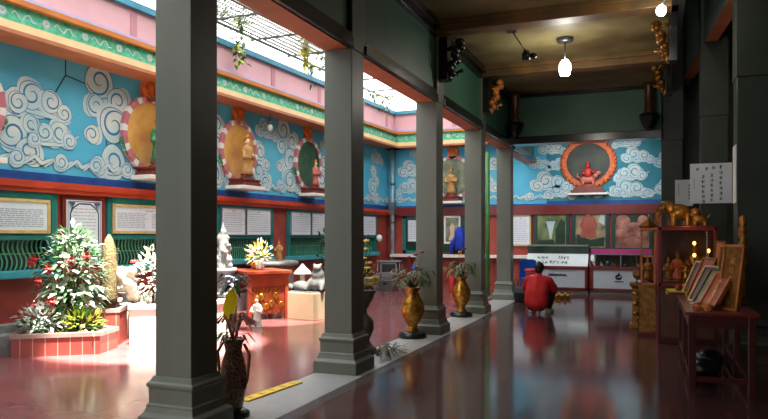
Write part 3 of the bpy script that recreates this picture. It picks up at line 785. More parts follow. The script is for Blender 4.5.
def plant(name,label,loc,cat='plant',group=None): return thing(name,label,cat,loc,0,group)
p=onX(72,270,-6.95); t=plant('flowering_shrub','tall bushy plant with pale variegated leaves and red blossoms by the plaque',(p.x,p.y,.43))
b=MB(); foliage(b,(0,0,.55),.4,.36,.44,420,.17,.08,(0,0,1,1,2),.35,.35); foliage(b,(0,0,.22),.4,.36,.2,190,.17,.08,(0,1,1),.4,.4); foliage(b,(0,0,.92),.22,.2,.2,120,.15,.06,(0,1),.2,.3); b.build('foliage',['leaf','leaf_light','leaf_dark'],t)
b=MB(); 
for k in range(5): b.tube([(.04*math.cos(k),.04*math.sin(k),0),(.12*math.cos(k*1.3),.12*math.sin(k*1.3),.5),(.2*math.cos(k*1.7),.2*math.sin(k*1.7),.85)],[.02,.015,.008],6)
b.build('stem','stem',t)
b=MB()
for (x,y,z) in ((-.2,-.4,.72),(.3,-.3,.7),(-.1,-.42,.45),(.05,-.4,.6),(.4,-.15,.75),(-.3,-.35,.68),(.12,-.42,.2),(-.15,-.42,.15)):
    b=MB(); flowers(b,[(x,y,z)],.055)
    for q in range(6): b.leaf((x,y,z),(math.cos(q*1.05),-.4,math.sin(q*1.05)),.09,.06,0,.1)
    b.build('blossom','flower_red',t)
t=plant('silver_bush','rounded silver-grey leafed bush at the left end of the brick planter',(-7.05,6.2,.21)); 
b=MB(); foliage(b,(0,0,.18),.3,.22,.2,260,.1,.04,(0,0,1),.2,.4); b.build('foliage',['leaf_silver','leaf_light'],t)
b=MB(); b.tube([(0,0,0),(0,0,.15)],.02,6); b.build('stem','stem',t)
t=plant('yellow_shrub','low yellow-green shrub at the right of the brick planter',(-6.62,6.42,.21))
b=MB(); foliage(b,(0,0,.14),.34,.2,.15,220,.12,.04,(0,0,1),.2,.3,.4); b.build('foliage',['leaf_yellow','leaf'],t)
b=MB(); b.tube([(0,0,0),(0,0,.12)],.015,6); b.build('stem','stem',t)
t=plant('dark_shrub','small dark green plant between silver bush and yellow shrub',(-6.98,6.02,.21))
b=MB(); foliage(b,(0,0,.1),.2,.14,.11,110,.11,.04,(0,1,2),.2,.3,.3); b.build('foliage',['leaf_dark','leaf','leaf_light'],t)
b=MB(); b.tube([(0,0,0),(0,0,.1)],.015,6); b.build('stem','stem',t)
# cactus
p=onX(109,280,-6.9); t=plant('tall_cactus','tall tapering brown columnar cactus beside the white coral rock',(p.x,p.y,.46))
trk=MB().lathe([(.085,0),(.1,.15),(.1,.55),(.085,.8),(.05,.93),(.012,1.0)],24,fold=.07,nf=10).build('trunk','cactus',t)
b=MB()
for k in range(90):
    a=R.uniform(0,6.28); z=R.uniform(.05,.85); r=.1; b.tube([(r*math.cos(a),r*math.sin(a),z),((r+.03)*math.cos(a),(r+.03)*math.sin(a),z+.01)],[.004,.001],3)
b.build('spines','leaf_dry',trk,kind='stuff')
p=onX(127,290,-6.75); t=thing('coral_rock','white knobbly coral rock on small stand beside the cactus','rock',(p.x,p.y,.46))
b=MB(); 
for k in range(22): a=R.uniform(0,6.28); q=R.uniform(0,.16); b.ell((q*math.cos(a),q*.7*math.sin(a),.3+R.uniform(-.16,.2)),R.uniform(.05,.1),R.uniform(.05,.09),R.uniform(.05,.1),9,6,0,.08)
b.build('rock','coral',t,remesh=.018)
MB().lathe([(.1,0),(.11,.04),(.06,.08),(.07,.16),(.12,.2)],12).build('stand','stone_grey',t)
p=onX(152,290,-6.6); t=plant('white_flowering_shrub','white leaved shrub with one red bloom, against the nearest column',(p.x,p.y,.46))
b=MB(); foliage(b,(0,0,.4),.24,.24,.42,300,.11,.05,(0,0,0,1),.2,.4); b.build('foliage',['flower_white','leaf_light'],t)
b=MB(); b.tube([(0,0,0),(.02,0,.4),(0,0,.7)],[.025,.02,.01],6); b.build('stem','stem',t)
b=MB(); flowers(b,[(-.12,-.2,.62)],.07); b.build('bloom','flower_red',t)

# stone pagoda lantern behind altar
p=onX(223,270,-6.9)
t=thing('stone_grotto','pale grey craggy carved stone on a ribbed plinth, left behind altar table','sculpture',(p.x,p.y,0))
MB().lathe([(.24,0),(.24,.06),(.2,.1),(.2,.78),(.24,.82),(.24,.88)],20,fold=.04,nf=10).build('plinth','stone_grey',t)
b=MB()
for k in range(30):
    a=R.uniform(0,6.28); z=R.uniform(0,1); q=.17*(1-z)**.7; b.ell((q*math.cos(a),q*math.sin(a),.9+.62*z),R.uniform(.035,.07),R.uniform(.035,.07),R.uniform(.04,.08),8,6,0,.1)
b.lathe([(.12,.86),(.09,1.2),(.03,1.6),(.01,1.68)],10); b.build('carved_rock','stone_grey',t,remesh=.014)
# round pebbled fountain
p=onX(272,270,-6.9); fx,fy=p.x,p.y
t=thing('pebble_fountain','round grey pebble-clad basin with flat stone lip, before the red pillar','fountain',(fx,fy,0))
MB().lathe([(.42,0),(.42,.86),(.3,.88)],28).build('drum','pebble',t)
MB().lathe([(.5,.86),(.52,.88),(.52,.93),(.46,.95),(.3,.945)],28).build('stone_lip','stone_grey',t)
t=thing('slender_statue','slender tan standing statue on the pebble basin before red pillar','statue',(fx+.1,fy+.1,.945)); robed(t,.42,'statue_tan','statue_tan','statue_tan')

# altar table in the courtyard
ar=math.radians(-38)
a0=gnd(248,321); 
t=thing('altar_table','red-brown carved altar table with gold panels in the courtyard','table',(a0.x,a0.y,0),ar)
b=MB().box(-.9,.06,-.04,.78,.78,.84).box(-.86,.02,0,.74,.74,.78); b.build('tabletop','altar_red',t,bevel=.01)
for x in (-.82,-.03):
    for y in (.03,.7): MB().box(x-.035,x+.035,y-.035,y+.035,0,.74).build('leg','altar_red',t,bevel=.006)
MB().box(-.8,-.05,.0,.03,.6,.74).box(-.02,.01,.06,.68,.58,.74).build('apron','altar_red',t,bevel=.005)
MB().box(-.035,-.02,.08,.66,.1,.58).build('side_panel','altar_red',t)
b=MB()
for k in range(7): b.stroke([(.1+.075*k+.03*math.sin(q*1.3),.12+.07*q) for q in range(7)],.022,0)
for k in range(6): b.ell((.15+.09*k,-.005,.3+.1*math.sin(k*2)),.05,.02,.06,8,5)
b.T=None
cv=MB(); cv.add([(.0+.002-y_ if False else -.012-y_,x_,z_) for x_,y_,z_ in b.v],b.f,0); cv.build('carving','gold',t)
AT=Matrix.Translation((a0.x,a0.y,0))@Matrix.Rotation(ar,4,'Z')
def onalt(x,y,z=.84): return AT@Vector((x,y,z))
t=plant('altar_bouquet','white sunlit flower bouquet in a vase on the altar table',onalt(-.25,.3),'flowers')
MB().lathe([(.05,0),(.08,.06),(.05,.14),(.06,.17)],12).build('vase','white_robe',t)
b=MB(); foliage(b,(0,0,.3),.2,.18,.2,110,.12,.04,(0,0,1),.1,.3,.5); b.build('petals',['flower_white','flower_yellow'],t)
t=plant('altar_bouquet','orange and yellow flower bouquet on the altar, nearest the craggy stone',onalt(-.62,.35),'flowers')
MB().lathe([(.05,0),(.08,.06),(.05,.12),(.06,.14)],12).build('vase','corn_orange',t)
b=MB(); foliage(b,(0,0,.24),.15,.15,.15,100,.1,.05,(0,1,2),.1,.3,.4); b.build('petals',['corn_orange','flower_yellow','leaf'],t)
p=gnd(257,327); t=thing('white_statue','overexposed white robed statue on the floor before the altar panel','statue',(p.x,p.y,0)); robed(t,.5,'white_robe','white_robe','white_robe')
p=onalt(-.2,-.2,0); t=plant('white_vase','white vase with pale lilac flowers on small stand before altar leg',p,'vase')
MB().lathe([(.12,0),(.12,.03),(.03,.05),(.03,.4),(.11,.42),(.11,.44)],12).build('stand','altar_red',t); MB().lathe([(.05,.44),(.08,.5),(.04,.58),(.055,.62)],12).build('vase','white_robe',t)
for k in range(8):
    b=MB(); flowers(b,[(R.uniform(-.1,.1),R.uniform(-.1,.1),.66+R.uniform(0,.1))],.045); b.build('flower_head','lavender',t)
# beige planter with rocks
q=gnd(313,321); br_=math.radians(-15)
t=thing('beige_planter','angular beige block planter carrying grey rock sculptures','planter',(q.x,q.y,0),br_)
MB().prism([(0,0),(-.86,0),(-.86,.46),(0,.46)],0,.7).build('body','beige',t,bevel=.008); 
MB().box(-.83,-.03,.03,.67,.46,.475).build('soil','stone_dark',t)
BT=Matrix.Translation((q.x,q.y,0))@Matrix.Rotation(br_,4,'Z')
t=thing('stone_turtle','grey stone beast sculpture sitting at the right of the beige planter','sculpture',BT@Vector((-.2,.35,.475)))
b=MB(); b.ell((0,0,.12),.2,.2,.15,12,8); b.ell((.02,-.05,.27),.12,.12,.14,10,7); b.ell((.03,-.09,.4),.08,.09,.07,10,6); b.tube([(-.12,-.1,.15),(-.16,-.2,.02)],[.05,.04],7); b.tube([(.14,-.1,.15),(.16,-.2,.02)],[.05,.04],7); b.ell((-.04,-.07,.46),.03,.03,.03,7,5); b.ell((.09,-.07,.46),.03,.03,.03,7,5)
b.build('body','stone_dark',t,remesh=.02)
t=thing('stone_mushroom_lantern','small white stone lantern with flared cap on the beige planter','lantern',BT@Vector((-.64,.42,.475)))
MB().lathe([(.1,0),(.1,.04),(.05,.08),(.045,.26),(.08,.28)],12).build('post','coral',t); MB().lathe([(.17,.28),(.15,.32),(.06,.4),(.015,.46)],8,sm=False).build('cap','stone_grey',t)
for k,(x,y,r,l) in enumerate(((-.5,.25,.13,'largest grey rock in the middle of the beige planter'),(-.72,.18,.09,'small grey rock at the left front corner of beige planter'),(-.36,.2,.1,'grey rock at the foot of the stone beast'),(-.44,.55,.12,'grey rock behind the largest rock on beige planter'))):
    b=MB(); b.ell((0,0,r*.55),r*1.3,r,r*.75,11,7,0,.12); tag(b.build('planter_rock','stone_dark',loc=BT@Vector((x,y,.47))),l,'rock','rocks on the beige planter')
p=onX(326,280,-6.7); t=plant('potted_tree','slim dark green potted tree by the wall, left of second column',(p.x,p.y,0))
MB().lathe([(.14,0),(.2,.3),(.22,.34),(.18,.33)],16).build('pot','redbrown',t); b=MB(); b.tube([(0,0,.3),(.02,0,.9),(0,0,1.4)],[.03,.02,.01],6); b.build('trunk','stem',t)
b=MB(); foliage(b,(0,0,1.0),.26,.26,.62,260,.13,.05,(0,0,1),.2,.3); b.build('foliage',['leaf_dark','leaf'],t)

# ------------------------------------------------------------------ vases by the columns
def vaseprof(k): return [(.10*k,.0),(.11*k,.02*k),(.07*k,.06*k),(.075*k,.1*k),(.15*k,.22*k),(.185*k,.34*k),(.165*k,.45*k),(.105*k,.56*k),(.085*k,.62*k),(.14*k,.68*k),(.13*k,.685*k),(.07*k,.62*k)]
def gold_vase(loc,label):
    t=thing('gold_vase',label,'vase',loc,0,'gold vases at the column feet')
    MB().lathe([(.2,0),(.2,.045),(.18,.06),(.18,.075),(.15,.085)],22).build('base','black',t)
    b=MB(); b.lathe([(r,z+.08) for r,z in vaseprof(.92)],26,fold=.02,nf=13); b.build('body','gold',t)
    b=MB()
    for k in range(60):
        a=R.uniform(0,6.28); h=R.uniform(.1,.5); q=R.uniform(.12,.34)
        b.tube([(0,0,.62),(q*.4*math.cos(a),q*.4*math.sin(a),.7+h*.6),(q*math.cos(a),q*math.sin(a),.7+h*.55)],[.004,.003,.002],4)
        for s_ in range(3): b.leaf((q*(.5+.2*s_)*math.cos(a),q*(.5+.2*s_)*math.sin(a),.72+h*.55),(math.cos(a+s_-1),math.sin(a+s_-1),-.5),.12,.025,1+s_%2,.3)
    b.build('dried_plant',['stem','leaf_dry','leaf'],t)
    b=MB()
    for k in range(3): b.tube([(0,0,.65),(.05*k-.02,.02,.95),(.1*k-.06,0,1.12+.04*k)],[.006,.005,.003],5); b.ell((.1*k-.06,0,1.13+.04*k),.035,.02,.02,7,5,1)
    b.build('dry_twig',['stem','redbrown'],t)
    return t
gold_vase((-3.12,8.98,.004),'gold patterned vase on black base at the foot of the third column')
g2_=copy_tree([o for o in bpy.data.objects if o.name=='gold_vase'][0]); g2_.location=(-3.12,11.62,.004); g2_.rotation_euler.z=1.3; g2_['label']='gold patterned vase on black base at the foot of the fourth column'
# mosaic vase by the near column
p=onX(233.5,405,-3.1)
t=thing('mosaic_vase','dark mosaic vase with dried plumes and a yellow leaf beside nearest column','vase',(p.x,p.y,.004))
MB().lathe([(.13,0),(.13,.03),(.1,.05),(.09,.06)],20).build('base','black',t)
MB().lathe([(.07,.05),(.075,.08),(.1,.2),(.11,.32),(.09,.44),(.065,.52),(.075,.58),(.1,.62),(.06,.6)],22).build('body','mosaic',t)
b=MB()
for k in range(2):
    s_=(-1)**k; b.tube([(.1*s_,0,.58),(.15*s_,0,.5),(.13*s_,0,.3),(.105*s_,0,.22)],[.012,.014,.012,.008],7)
b.build('handle','gold_dim',t)
b=MB()
for k in range(16):
    a=R.uniform(0,6.28); q=R.uniform(.08,.15); b.tube([(0,0,.58),(q*.6*math.cos(a),q*.6*math.sin(a),.82),(q*1.2*math.cos(a),q*1.2*math.sin(a),.74)],[.004,.01,.012],5)
    b.leaf((q*math.cos(a),q*math.sin(a),.78),(math.cos(a),math.sin(a),-.8),.1,.03,0,.3)
b.build('plume','plume_glow',t)
b=MB()
for k in range(16):
    a=R.uniform(0,6.28); b.leaf((.05*math.cos(a),.05*math.sin(a),.66),(math.cos(a),math.sin(a),-.1),.14,.03,k%2,.5)
for k in range(26):
    a=R.uniform(0,6.28); b.leaf((.03*math.cos(a),.03*math.sin(a),R.uniform(.98,1.12)),(math.cos(a),math.sin(a),.2),.15,.045,k%2,.5)
b.tube([(0,0,.6),(.01,0,1.1)],.006,5)
b.build('greenery',['leaf_dark','leaf'],t)
b=MB(); b.add([(-.02,-.05,.76),(.06,-.06,.84),(.07,-.05,.96),(.03,-.05,1.03),(-.04,-.05,.97),(-.06,-.06,.85)],[(0,1,2,3,4,5)]); b.add([(-.1,0,.78),(-.03,0,.76),(-.02,.01,.84),(-.1,.01,.86)],[(0,1,2,3)]); b.build('yellow_leaf','leaf_glow',t)
# urn with flowers at the second column
p=Vector((-3.3,7.55,0)); t=thing('flower_urn','dark grey hourglass urn full of yellow flowers behind second column','urn',(p.x,p.y,.004))
MB().lathe([(.2,0),(.2,.06),(.15,.09),(.11,.16),(.17,.3),(.16,.4),(.085,.48),(.08,.54),(.14,.64),(.185,.74),(.2,.77),(.17,.77),(.12,.7)],24).build('body','urn',t)
b=MB(); foliage(b,(0,0,.92),.2,.2,.16,110,.12,.05,(0,1),.2,.3,.4)
for k in range(14):
    a=R.uniform(0,6.28); h=R.uniform(.3,.75); b.tube([(0,0,.74),(.08*math.cos(a),.08*math.sin(a),.74+h*.6),(.13*math.cos(a),.13*math.sin(a),.74+h)],[.006,.005,.003],4)
b.build('greenery',['leaf_dark','leaf_dry'],t)
for q_ in [(R.uniform(-.05,.2),R.uniform(-.2,.1),R.uniform(.82,1.05)) for k in range(22)]+[(R.uniform(-.12,.1),R.uniform(-.1,.1),R.uniform(1.1,1.45)) for k in range(8)]:
    b=MB(); flowers(b,[q_],.045); b.build('flower_head','flower_yellow',t)
b=MB(); flowers(b,[(.08,-.16,.8)],.05); b.build('flower_head','flower_red',t)['label']='single red bloom'
t=plant('ground_fern','dark fern spreading over the floor at the foot of second column',(-3.02,7.45,.004)); b=MB()
for k in range(60): a=R.uniform(-1.2,1.6); q=R.uniform(.02,.3); b.leaf((q*math.cos(a),q*math.sin(a),R.uniform(.02,.12)),(math.cos(a),math.sin(a),R.uniform(0,.5)),.18,.04,k%2,.35)
b.build('fronds',['leaf_dark','leaf_dry'],t)
b=MB(); b.tube([(0,0,0),(0,0,.08)],.03,6); b.build('stem','stem',t)
# yellow floor strips
y0=gnd(243,402); y1=gnd(298,383)
def ystrip(a,b_,w,label):
    d=(b_-a); L=d.length; t=thing('yellow_floor_strip',label,'floor strip',(a.x,a.y,0),math.atan2(d.y,d.x),'yellow floor strips')
    MB().box(0,L,-w/2,w/2,0,.02).build('strip_body','yellow',t,bevel=.005)
    m_=MB(); x=.08
    while x<L-.08: m_.box(x,x+.03,-w*.3,w*.3,.02,.022); x+=.16
    m_.build('tread_mark','corn_orange',t)
ystrip(y0,y1,.11,'yellow floor strip on the courtyard edge beside the mosaic vase')
ystrip(Vector((-3.5,10.35,0)),Vector((-3.45,11.2,0)),.28,'yellow floor strip between the two gold vases')

# ------------------------------------------------------------------ courtyard corner clutter
t=thing('metal_cart','grey metal cart with a dark open box in the courtyard corner','cart',(-6.4,16.6,0),.2)
MB().box(-.32,.32,-.25,.25,.74,.78).box(-.32,.32,-.25,.25,.42,.45).box(-.32,.32,-.25,.25,.12,.15).build('shelf','metal',t,bevel=.005)
for x in (-.29,.29):
    for y in (-.22,.22): MB().tube([(x,y,.06),(x,y,.78)],.015,6).ell((x,y,.04),.04,.02,.04,8,6).build('leg','metal',t)
MB().box(-.22,.22,-.2,.2,.45,.72).build('box_body','black',t,bevel=.01); MB().box(-.22,.22,-.215,-.2,.45,.48).box(-.22,.22,-.215,-.2,.69,.72).box(-.22,-.18,-.215,-.2,.45,.72).box(.18,.22,-.215,-.2,.45,.72).build('box_front','metal',t)
t=thing('cart_bin','low dark bin under the front of the metal cart','bin',(-6.3,16.2,0)); MB().sq([(.17,0),(.2,.26),(.21,.28)]).build('body','stone_dark',t); MB().box(-.05,.05,-.225,-.2,.2,.23).build('handle','black',t)
t=thing('red_folding_chair','red folding chair with blue bag on it, right of the metal cart','chair',(-5.75,16.9,0),-.3)
MB().box(-.2,.2,-.2,.2,.42,.45).build('seat','red_plastic',t,bevel=.008); MB().box(-.2,.2,.18,.21,.6,.85).build('backrest','red_plastic',t,bevel=.008)
for s_ in (-1,1):
    MB().tube([(s_*.19,.22,.85),(s_*.19,-.2,0)],.012,6).build('leg','metal',t); MB().tube([(s_*.17,-.18,.43),(s_*.17,.22,0)],.012,6).build('leg','metal',t)
t=thing('blue_bag','blue and white bag lying on the red folding chair','bag',(-5.75,16.85,.452)); b=MB(); b.ell((0,0,.1),.15,.11,.1,12,7,0,.06); b.build('body','blue_plastic',t); MB().tube([(-.07,0,.18),(-.05,0,.27),(.05,0,.27),(.07,0,.18)],.01,6).build('handle','white_robe',t)
t=thing('down_pipe','pale blue-grey drainpipe in the corner of the courtyard','pipe',(-6.98,18.3,0))
MB().tube([(0,0,0),(0,0,4.0)],.06,10).build('pipe_run','pipe',t); b=MB()
for z in (.6,1.8,2.9): MB().tube([(0,0,z),(0,0,z+.08)],.075,10).build('collar','metal',t)
MB().box(-.09,.09,-.09,.09,2.05,2.4).build('junction_box','metal',t)
t=thing('wall_lamp','small white globe lamp on the wall near the courtyard corner','lamp',WL(-1.0,0,1.3)); MB().box(-.03,.12,-.03,.03,0,.04).build('arm','metal',t); MB().ell((.14,0,.06),.09,.09,.1,12,8).build('globe','bulb_off',t)
t=thing('green_post','green painted steel post just left of the farthest column','post',(-3.55,15.6,0)); MB().tube([(0,0,0),(0,0,3.4)],.05,10).build('shaft','green_post',t); MB().box(-.1,.1,-.1,.1,0,.015).build('foot_plate','green_post',t)
def bulb(loc,label,L=.16,emit=False,grp='bulbs under the cornice'):
    t=thing('hanging_bulb',label,'light bulb',loc,0,grp)
    MB().tube([(0,0,0),(0,0,-L)],.008,5).build('cord','black',t); MB().lathe([(.03,-L-.07),(.03,-L)],10).build('socket','metal',t); MB().ell((0,0,-L-.13),.055,.055,.075,12,8).build('glass_bulb','bulb' if emit else 'bulb_off',t)
bulb(WL(-6.55,.25,3.94),'white bulb under the cornice right of the amber niche')
bulb(WL(-4.1,.25,3.94),'white bulb under the cornice beside the second column')
bulb((-4.7,YE-.25,3.94),'white bulb under the cornice on the back wall')

# ------------------------------------------------------------------ trellis and vines above the court
def pipe_thing(a,b_,r,label):
    a=Vector(a); b_=Vector(b_); t=thing('trellis_pipe',label,'pipe',a,0,'pipes of the courtyard trellis')
    MB().tube([(0,0,0),b_-a],r,8).build('pipe_run','wire',t)
    MB().ell((0,0,0),r*1.6,r*1.6,r*1.6,8,6).build('end_clamp','wire',t)
zt=5.5
pipe_thing(WL(-20,-.1,zt),WL(.2,-.1,zt),.03,'long trellis pipe running just above the pink parapet')
pipe_thing(WL(-20,.9,zt),WL(.2,.9,zt),.025,'long trellis pipe nearest inside the parapet, along the wire mesh')
pipe_thing(WL(-20,2.4,zt),WL(.2,2.4,zt),.025,'long trellis pipe over the middle of the courtyard')
ords=['first','second','third','fourth','fifth','sixth','seventh','eighth']
for k,lx in enumerate((-10.6,-9.2,-7.8,-6.4,-5.0,-3.6,-2.2,-.8)):
    pipe_thing(WL(lx,-.3,zt+.05),WL(lx+.3,4.1,zt+.12),.022,'cross pipe of the trellis, %s from the left'%ords[k])
t=thing('wire_mesh_panel','sheet of diamond wire mesh over the trellis, above the amber niche','wire mesh',WL(-7.2,.4,zt+.07),LR)
b=MB()
for k in range(60):
    x=-2.2+.075*k; b.tube([(x,-.5,0),(x+.25,.5,0)],.008,3); b.tube([(x+.25,-.5,.004),(x,.5,.004)],.008,3)
b.build('mesh','wire',t)
MB().tube([(-2.2,-.5,0),(2.4,-.5,0),(2.4,.5,0),(-2.2,.5,0),(-2.2,-.5,0)],.014,6).build('frame','wire',t)
def vine(p,L,mats,label,n=60,sp=.1,lw=.05):
    t=thing('hanging_vine',label,'vine',p,0,'vines hanging from the trellis')
    b=MB()
    for k in range(5):
        x=R.uniform(-sp,sp); y=R.uniform(-sp,sp); b.tube([(x*.3,y*.3,0),(x,y,-L*.5),(x*1.2,y*1.2,-L*R.uniform(.7,1))],.005,4)
    b.build('stem','stem',t)
    b=MB()
    for k in range(n):
        b.leaf((R.uniform(-sp,sp),R.uniform(-sp,sp),-R.uniform(0,L)),(R.uniform(-1,1),R.uniform(-1,1),R.uniform(-.8,.2)),.14,lw*1.5,k%len(mats),.3)
    b.build('foliage',mats,t)
vine(WL(-7.9,.5,zt),.9,['leaf_yellow','leaf_light','leaf'],'leafy green vine hanging above the amber niche, left of yellow vine')
pipe_thing(WL(-9,.3,6.15),WL(-2.5,.3,6.15),.025,'highest trellis pipe, carrying the thick yellow vine')
vine(WL(-5.25,.3,6.15),1.0,['flower_yellow','leaf_yellow'],'thick yellow vine hanging from the highest trellis pipe',130,.07)
vine(WL(-4.3,.3,6.15),.8,['leaf_dry','leaf_yellow','leaf_light'],'sparse tangle of dry vine right of the thick yellow vine',60,.2)
vine(WL(-8.6,.0,zt),.5,['leaf_yellow','leaf'],'short vine on the parapet edge beside nearest column',50,.2)
vine(WL(-4.9,.2,zt-.1),.6,['leaf_light','leaf'],'thin pale vine left of the second column',40,.1)
vine(WL(-3.0,.3,zt-.1),.6,['leaf_yellow','leaf_dry','leaf'],'brownish vine right of the second column, under beam',90,.25)
vine(WL(-1.2,.3,zt-.1),.5,['leaf_yellow','leaf'],'vine above the courtyard corner parapet',60,.25)
for k,(lx,l) in enumerate(((-10.2,'leafy bush beyond the parapet at top left'),(-7.2,'sparse bush beyond the parapet right of nearest column'))):
    t=plant('roof_bush',l,WL(lx,-.9,5.0),'bush'); b=MB(); foliage(b,(0,0,.6),1.1,.4,.6,260,.16,.07,(0,1,2),.2,.2); b.build('foliage',['leaf','leaf_yellow','leaf_light'],t); b=MB(); b.tube([(0,0,-.1),(0,0,.6)],.03,6); b.build('stem','stem',t)
struct('wall_left_roof',MB().box(L0,0,.25,1.8,4.8,4.95),'roof',loc=LO,rz=LR)

# ------------------------------------------------------------------ right side: table, case, notices
TX0,TX1,TY0,TY1=.33,.88,6.78,9.1; th_=.745
t=thing('offering_table','dark red wooden offering table in the right foreground','table',(TX0,TY0,0))
W_=TX1-TX0; D_=TY1-TY0
MB().box(-.03,W_+.03,-.03,D_+.03,th_-.03,th_).build('tabletop','maroon',t,bevel=.006)
MB().box(.02,W_-.02,.0,.03,th_-.14,th_-.03).box(.0,.03,.02,D_-.02,th_-.14,th_-.03).box(W_-.03,W_,.02,D_-.02,th_-.14,th_-.03).box(.02,W_-.02,D_-.03,D_,th_-.14,th_-.03).build('apron','darkmaroon',t)
for x in (.03,W_-.03):
    for y in (.03,D_*.5,D_-.03): MB().box(x-.032,x+.032,y-.032,y+.032,0,th_-.03).build('leg','darkmaroon',t,bevel=.005)
MB().box(0,W_,.01,.05,.1,.15).box(.01,.05,.03,D_,.1,.15).box(W_-.05,W_-.01,.03,D_,.1,.15).build('stretcher','darkmaroon',t,bevel=.004)
def plaque(xb,y,h,lean,w,m1,m2,label,zb=th_):
    t=thing('leaning_plaque',label,'plaque',(xb,y,zb),.5,None)
    c_,s_=math.cos(lean),math.sin(lean)
    def P(u,v,n): return (u*0+v*s_-n*c_, u, v*c_+n*s_)
    b=MB(); 
    def bx(mb,u0,u1,v0,v1,n0,n1):
        vs=[P(u,v,n) for u in (u0,u1) for v in (v0,v1) for n in (n0,n1)]
        mb.add(vs,[(0,1,3,2),(4,6,7,5),(0,4,5,1),(2,3,7,6),(0,2,6,4),(1,5,7,3)])
    bx(b,0,w,.0,h,-.03,.0); b.build('panel',m2,t)
    b=MB(); f_=.022
    bx(b,0,f_,0,h,-.03,.012); bx(b,w-f_,w,0,h,-.03,.012); bx(b,0,w,0,f_,-.03,.012); bx(b,0,w,h-f_,h,-.03,.012); b.build('frame',m1,t)
    b=MB()
    for k in range(5): bx(b,w*.4,w*.6,h*(.15+.14*k),h*(.15+.14*k)+.05,0,.004)
    b.build('inscription','gold',t); return t
plaque(.55,6.98,.4,.55,.26,'wood_orange','plaque_red','leaning plaque in orange wooden frame, nearest of the row beside tall plaque')
plaque(.52,7.32,.42,.55,.26,'wood_dark','plaque_green','leaning greenish plaque, second nearest of the row')
plaque(.5,7.68,.43,.5,.26,'gold_frame','wood_dark','leaning dark plaque with pale frame, third in the row')
plaque(.5,8.06,.5,.45,.26,'gold_dim','plaque_red','leaning red plaque with gold frame, fourth in the row')
plaque(.46,8.5,.44,.45,.24,'gold_frame','wood_dark','leaning dark plaque at far end of the row, nearest the glass case')
plaque(.74,6.92,.62,.14,.3,'wood_orange','gold_dim','tall orange wooden plaque standing at the right corner of the table')
plaque(.74,7.9,.6,.12,.2,'wood_orange','gold_dim','upright gold plaque standing behind the leaning row, nearer one')
plaque(.76,8.5,.64,.1,.22,'gold_dim','wood_orange','upright gold plaque standing behind the leaning row, farther one')
t=thing('turned_post','turned golden wooden post rising behind the tall plaque','post',(.86,7.55,th_)); MB().lathe([(.045,0),(.045,.04),(.022,.07),(.022,.4),(.04,.44),(.025,.48),(.02,.52),(.04,.56),(.04,.62),(.025,.66),(.042,.7),(.042,.76),(.022,.8),(.035,.84),(.03,.88),(.005,.9)],14).build('shaft','gold_paint',t); MB().box(-.05,.05,-.05,.05,0,.03).build('foot','wood_dark',t)
# offerings
def bowl(x,y,label,m1,m2,r=.06):
    t=thing('offering_bowl',label,'bowl',(x,y,th_),0,None); MB().lathe([(r*.5,0),(r*.55,.01),(r*.9,r*.6),(r,r*.9),(r*.85,r*.9),(r*.4,r*.3)],16).build('bowl_body',m1,t)
    b=MB(); b.ell((0,0,r*.75),r*.7,r*.7,r*.4,10,6,0,.08); b.build('offering',m2,t)
bowl(.42,7.0,'orange bowl at the near left corner of offering table','wood_orange','flower_red'); bowl(.5,6.9,'orange bowl next to the nearest plaque on offering table','wood_orange','corn_orange'); bowl(.4,7.25,'small white bowl behind the two orange bowls','white_robe','plume',.045)
t=thing('yellow_cloth_tray','yellow cloth covered tray hanging over the table edge near the case','tray',(.42,8.85,th_))
b=MB(); b.box(-.2,.16,-.22,.2,.0,.03); b.build('tray','wood_dark',t); b=MB(); b.box(-.24,.16,-.24,.2,.03,.042); b.box(-.24,-.225,-.24,.2,-.0,.042); b.build('cloth','yellow',t)
for k,(x,y) in enumerate(((.32,8.75),(.42,8.85),(.5,8.95),(.4,8.98))):
    b=MB(); b.lathe([(.03,0),(.04,.03),(.035,.06),(.02,.07)],12); tag(b.build('offering_cup',['redbrown','gold','red_plastic','wood_orange'][k],loc=(x,y,th_+.042)),'%s cup on the yellow cloth tray'%['dark brown','gold','red','orange'][k],'cup',None)
for k,(x,y,l) in enumerate(((.5,7.5,'dark bundle on floor under the table, nearer one'),(.6,8.1,'dark bundle on floor under the table, farther one'))):
    b=MB(); b.ell((0,0,.1),.16,.14,.1,10,6,0,.1); tag(b.build('cloth_bundle','black',loc=(x,y,0)),l,'bundle',None)
# glass display case
CX0,CX1,CY0,CY1=.1,.82,9.72,10.35
t=thing('display_case','maroon framed glass display case behind the offering table','display case',(CX0,CY0,0)); w=CX1-CX0; d=CY1-CY0
MB().box(0,w,0,d,.0,.76).build('cupboard','darkmaroon',t,bevel=.006)
fr=MB()
for x in (0,w-.045):
    for y in (0,d-.045): fr.box(x,x+.045,y,y+.045,.76,1.56)
for z in (.76,1.51): fr.box(0,w,0,.045,z,z+.05); fr.box(0,w,d-.045,d,z,z+.05); fr.box(0,.045,0,d,z,z+.05); fr.box(w-.045,w,0,d,z,z+.05)
for s_ in (0,1):
    dr_=MB().box(.04+s_*(w/2-.01),w/2-.03+s_*(w/2-.01),-.015,.0,.08,.7).build('door','wood_dark',t,bevel=.006)
    MB().ell((w/2-.06+s_*.12,-.03,.42),.018,.018,.018,8,6).build('knob','gold',dr_)
fr.box(0,w,0,d,1.545,1.565); fr.build('frame','maroon',t,bevel=.005)
MB().box(.045,w-.045,.018,.024,.81,1.51).box(.018,.024,.045,d-.045,.81,1.51).box(w-.024,w-.018,.045,d-.045,.81,1.51).build('glass_pane','glass',t)
MB().box(.045,w-.045,d-.05,d-.045,.81,1.51).build('back_board','wood_dark',t)
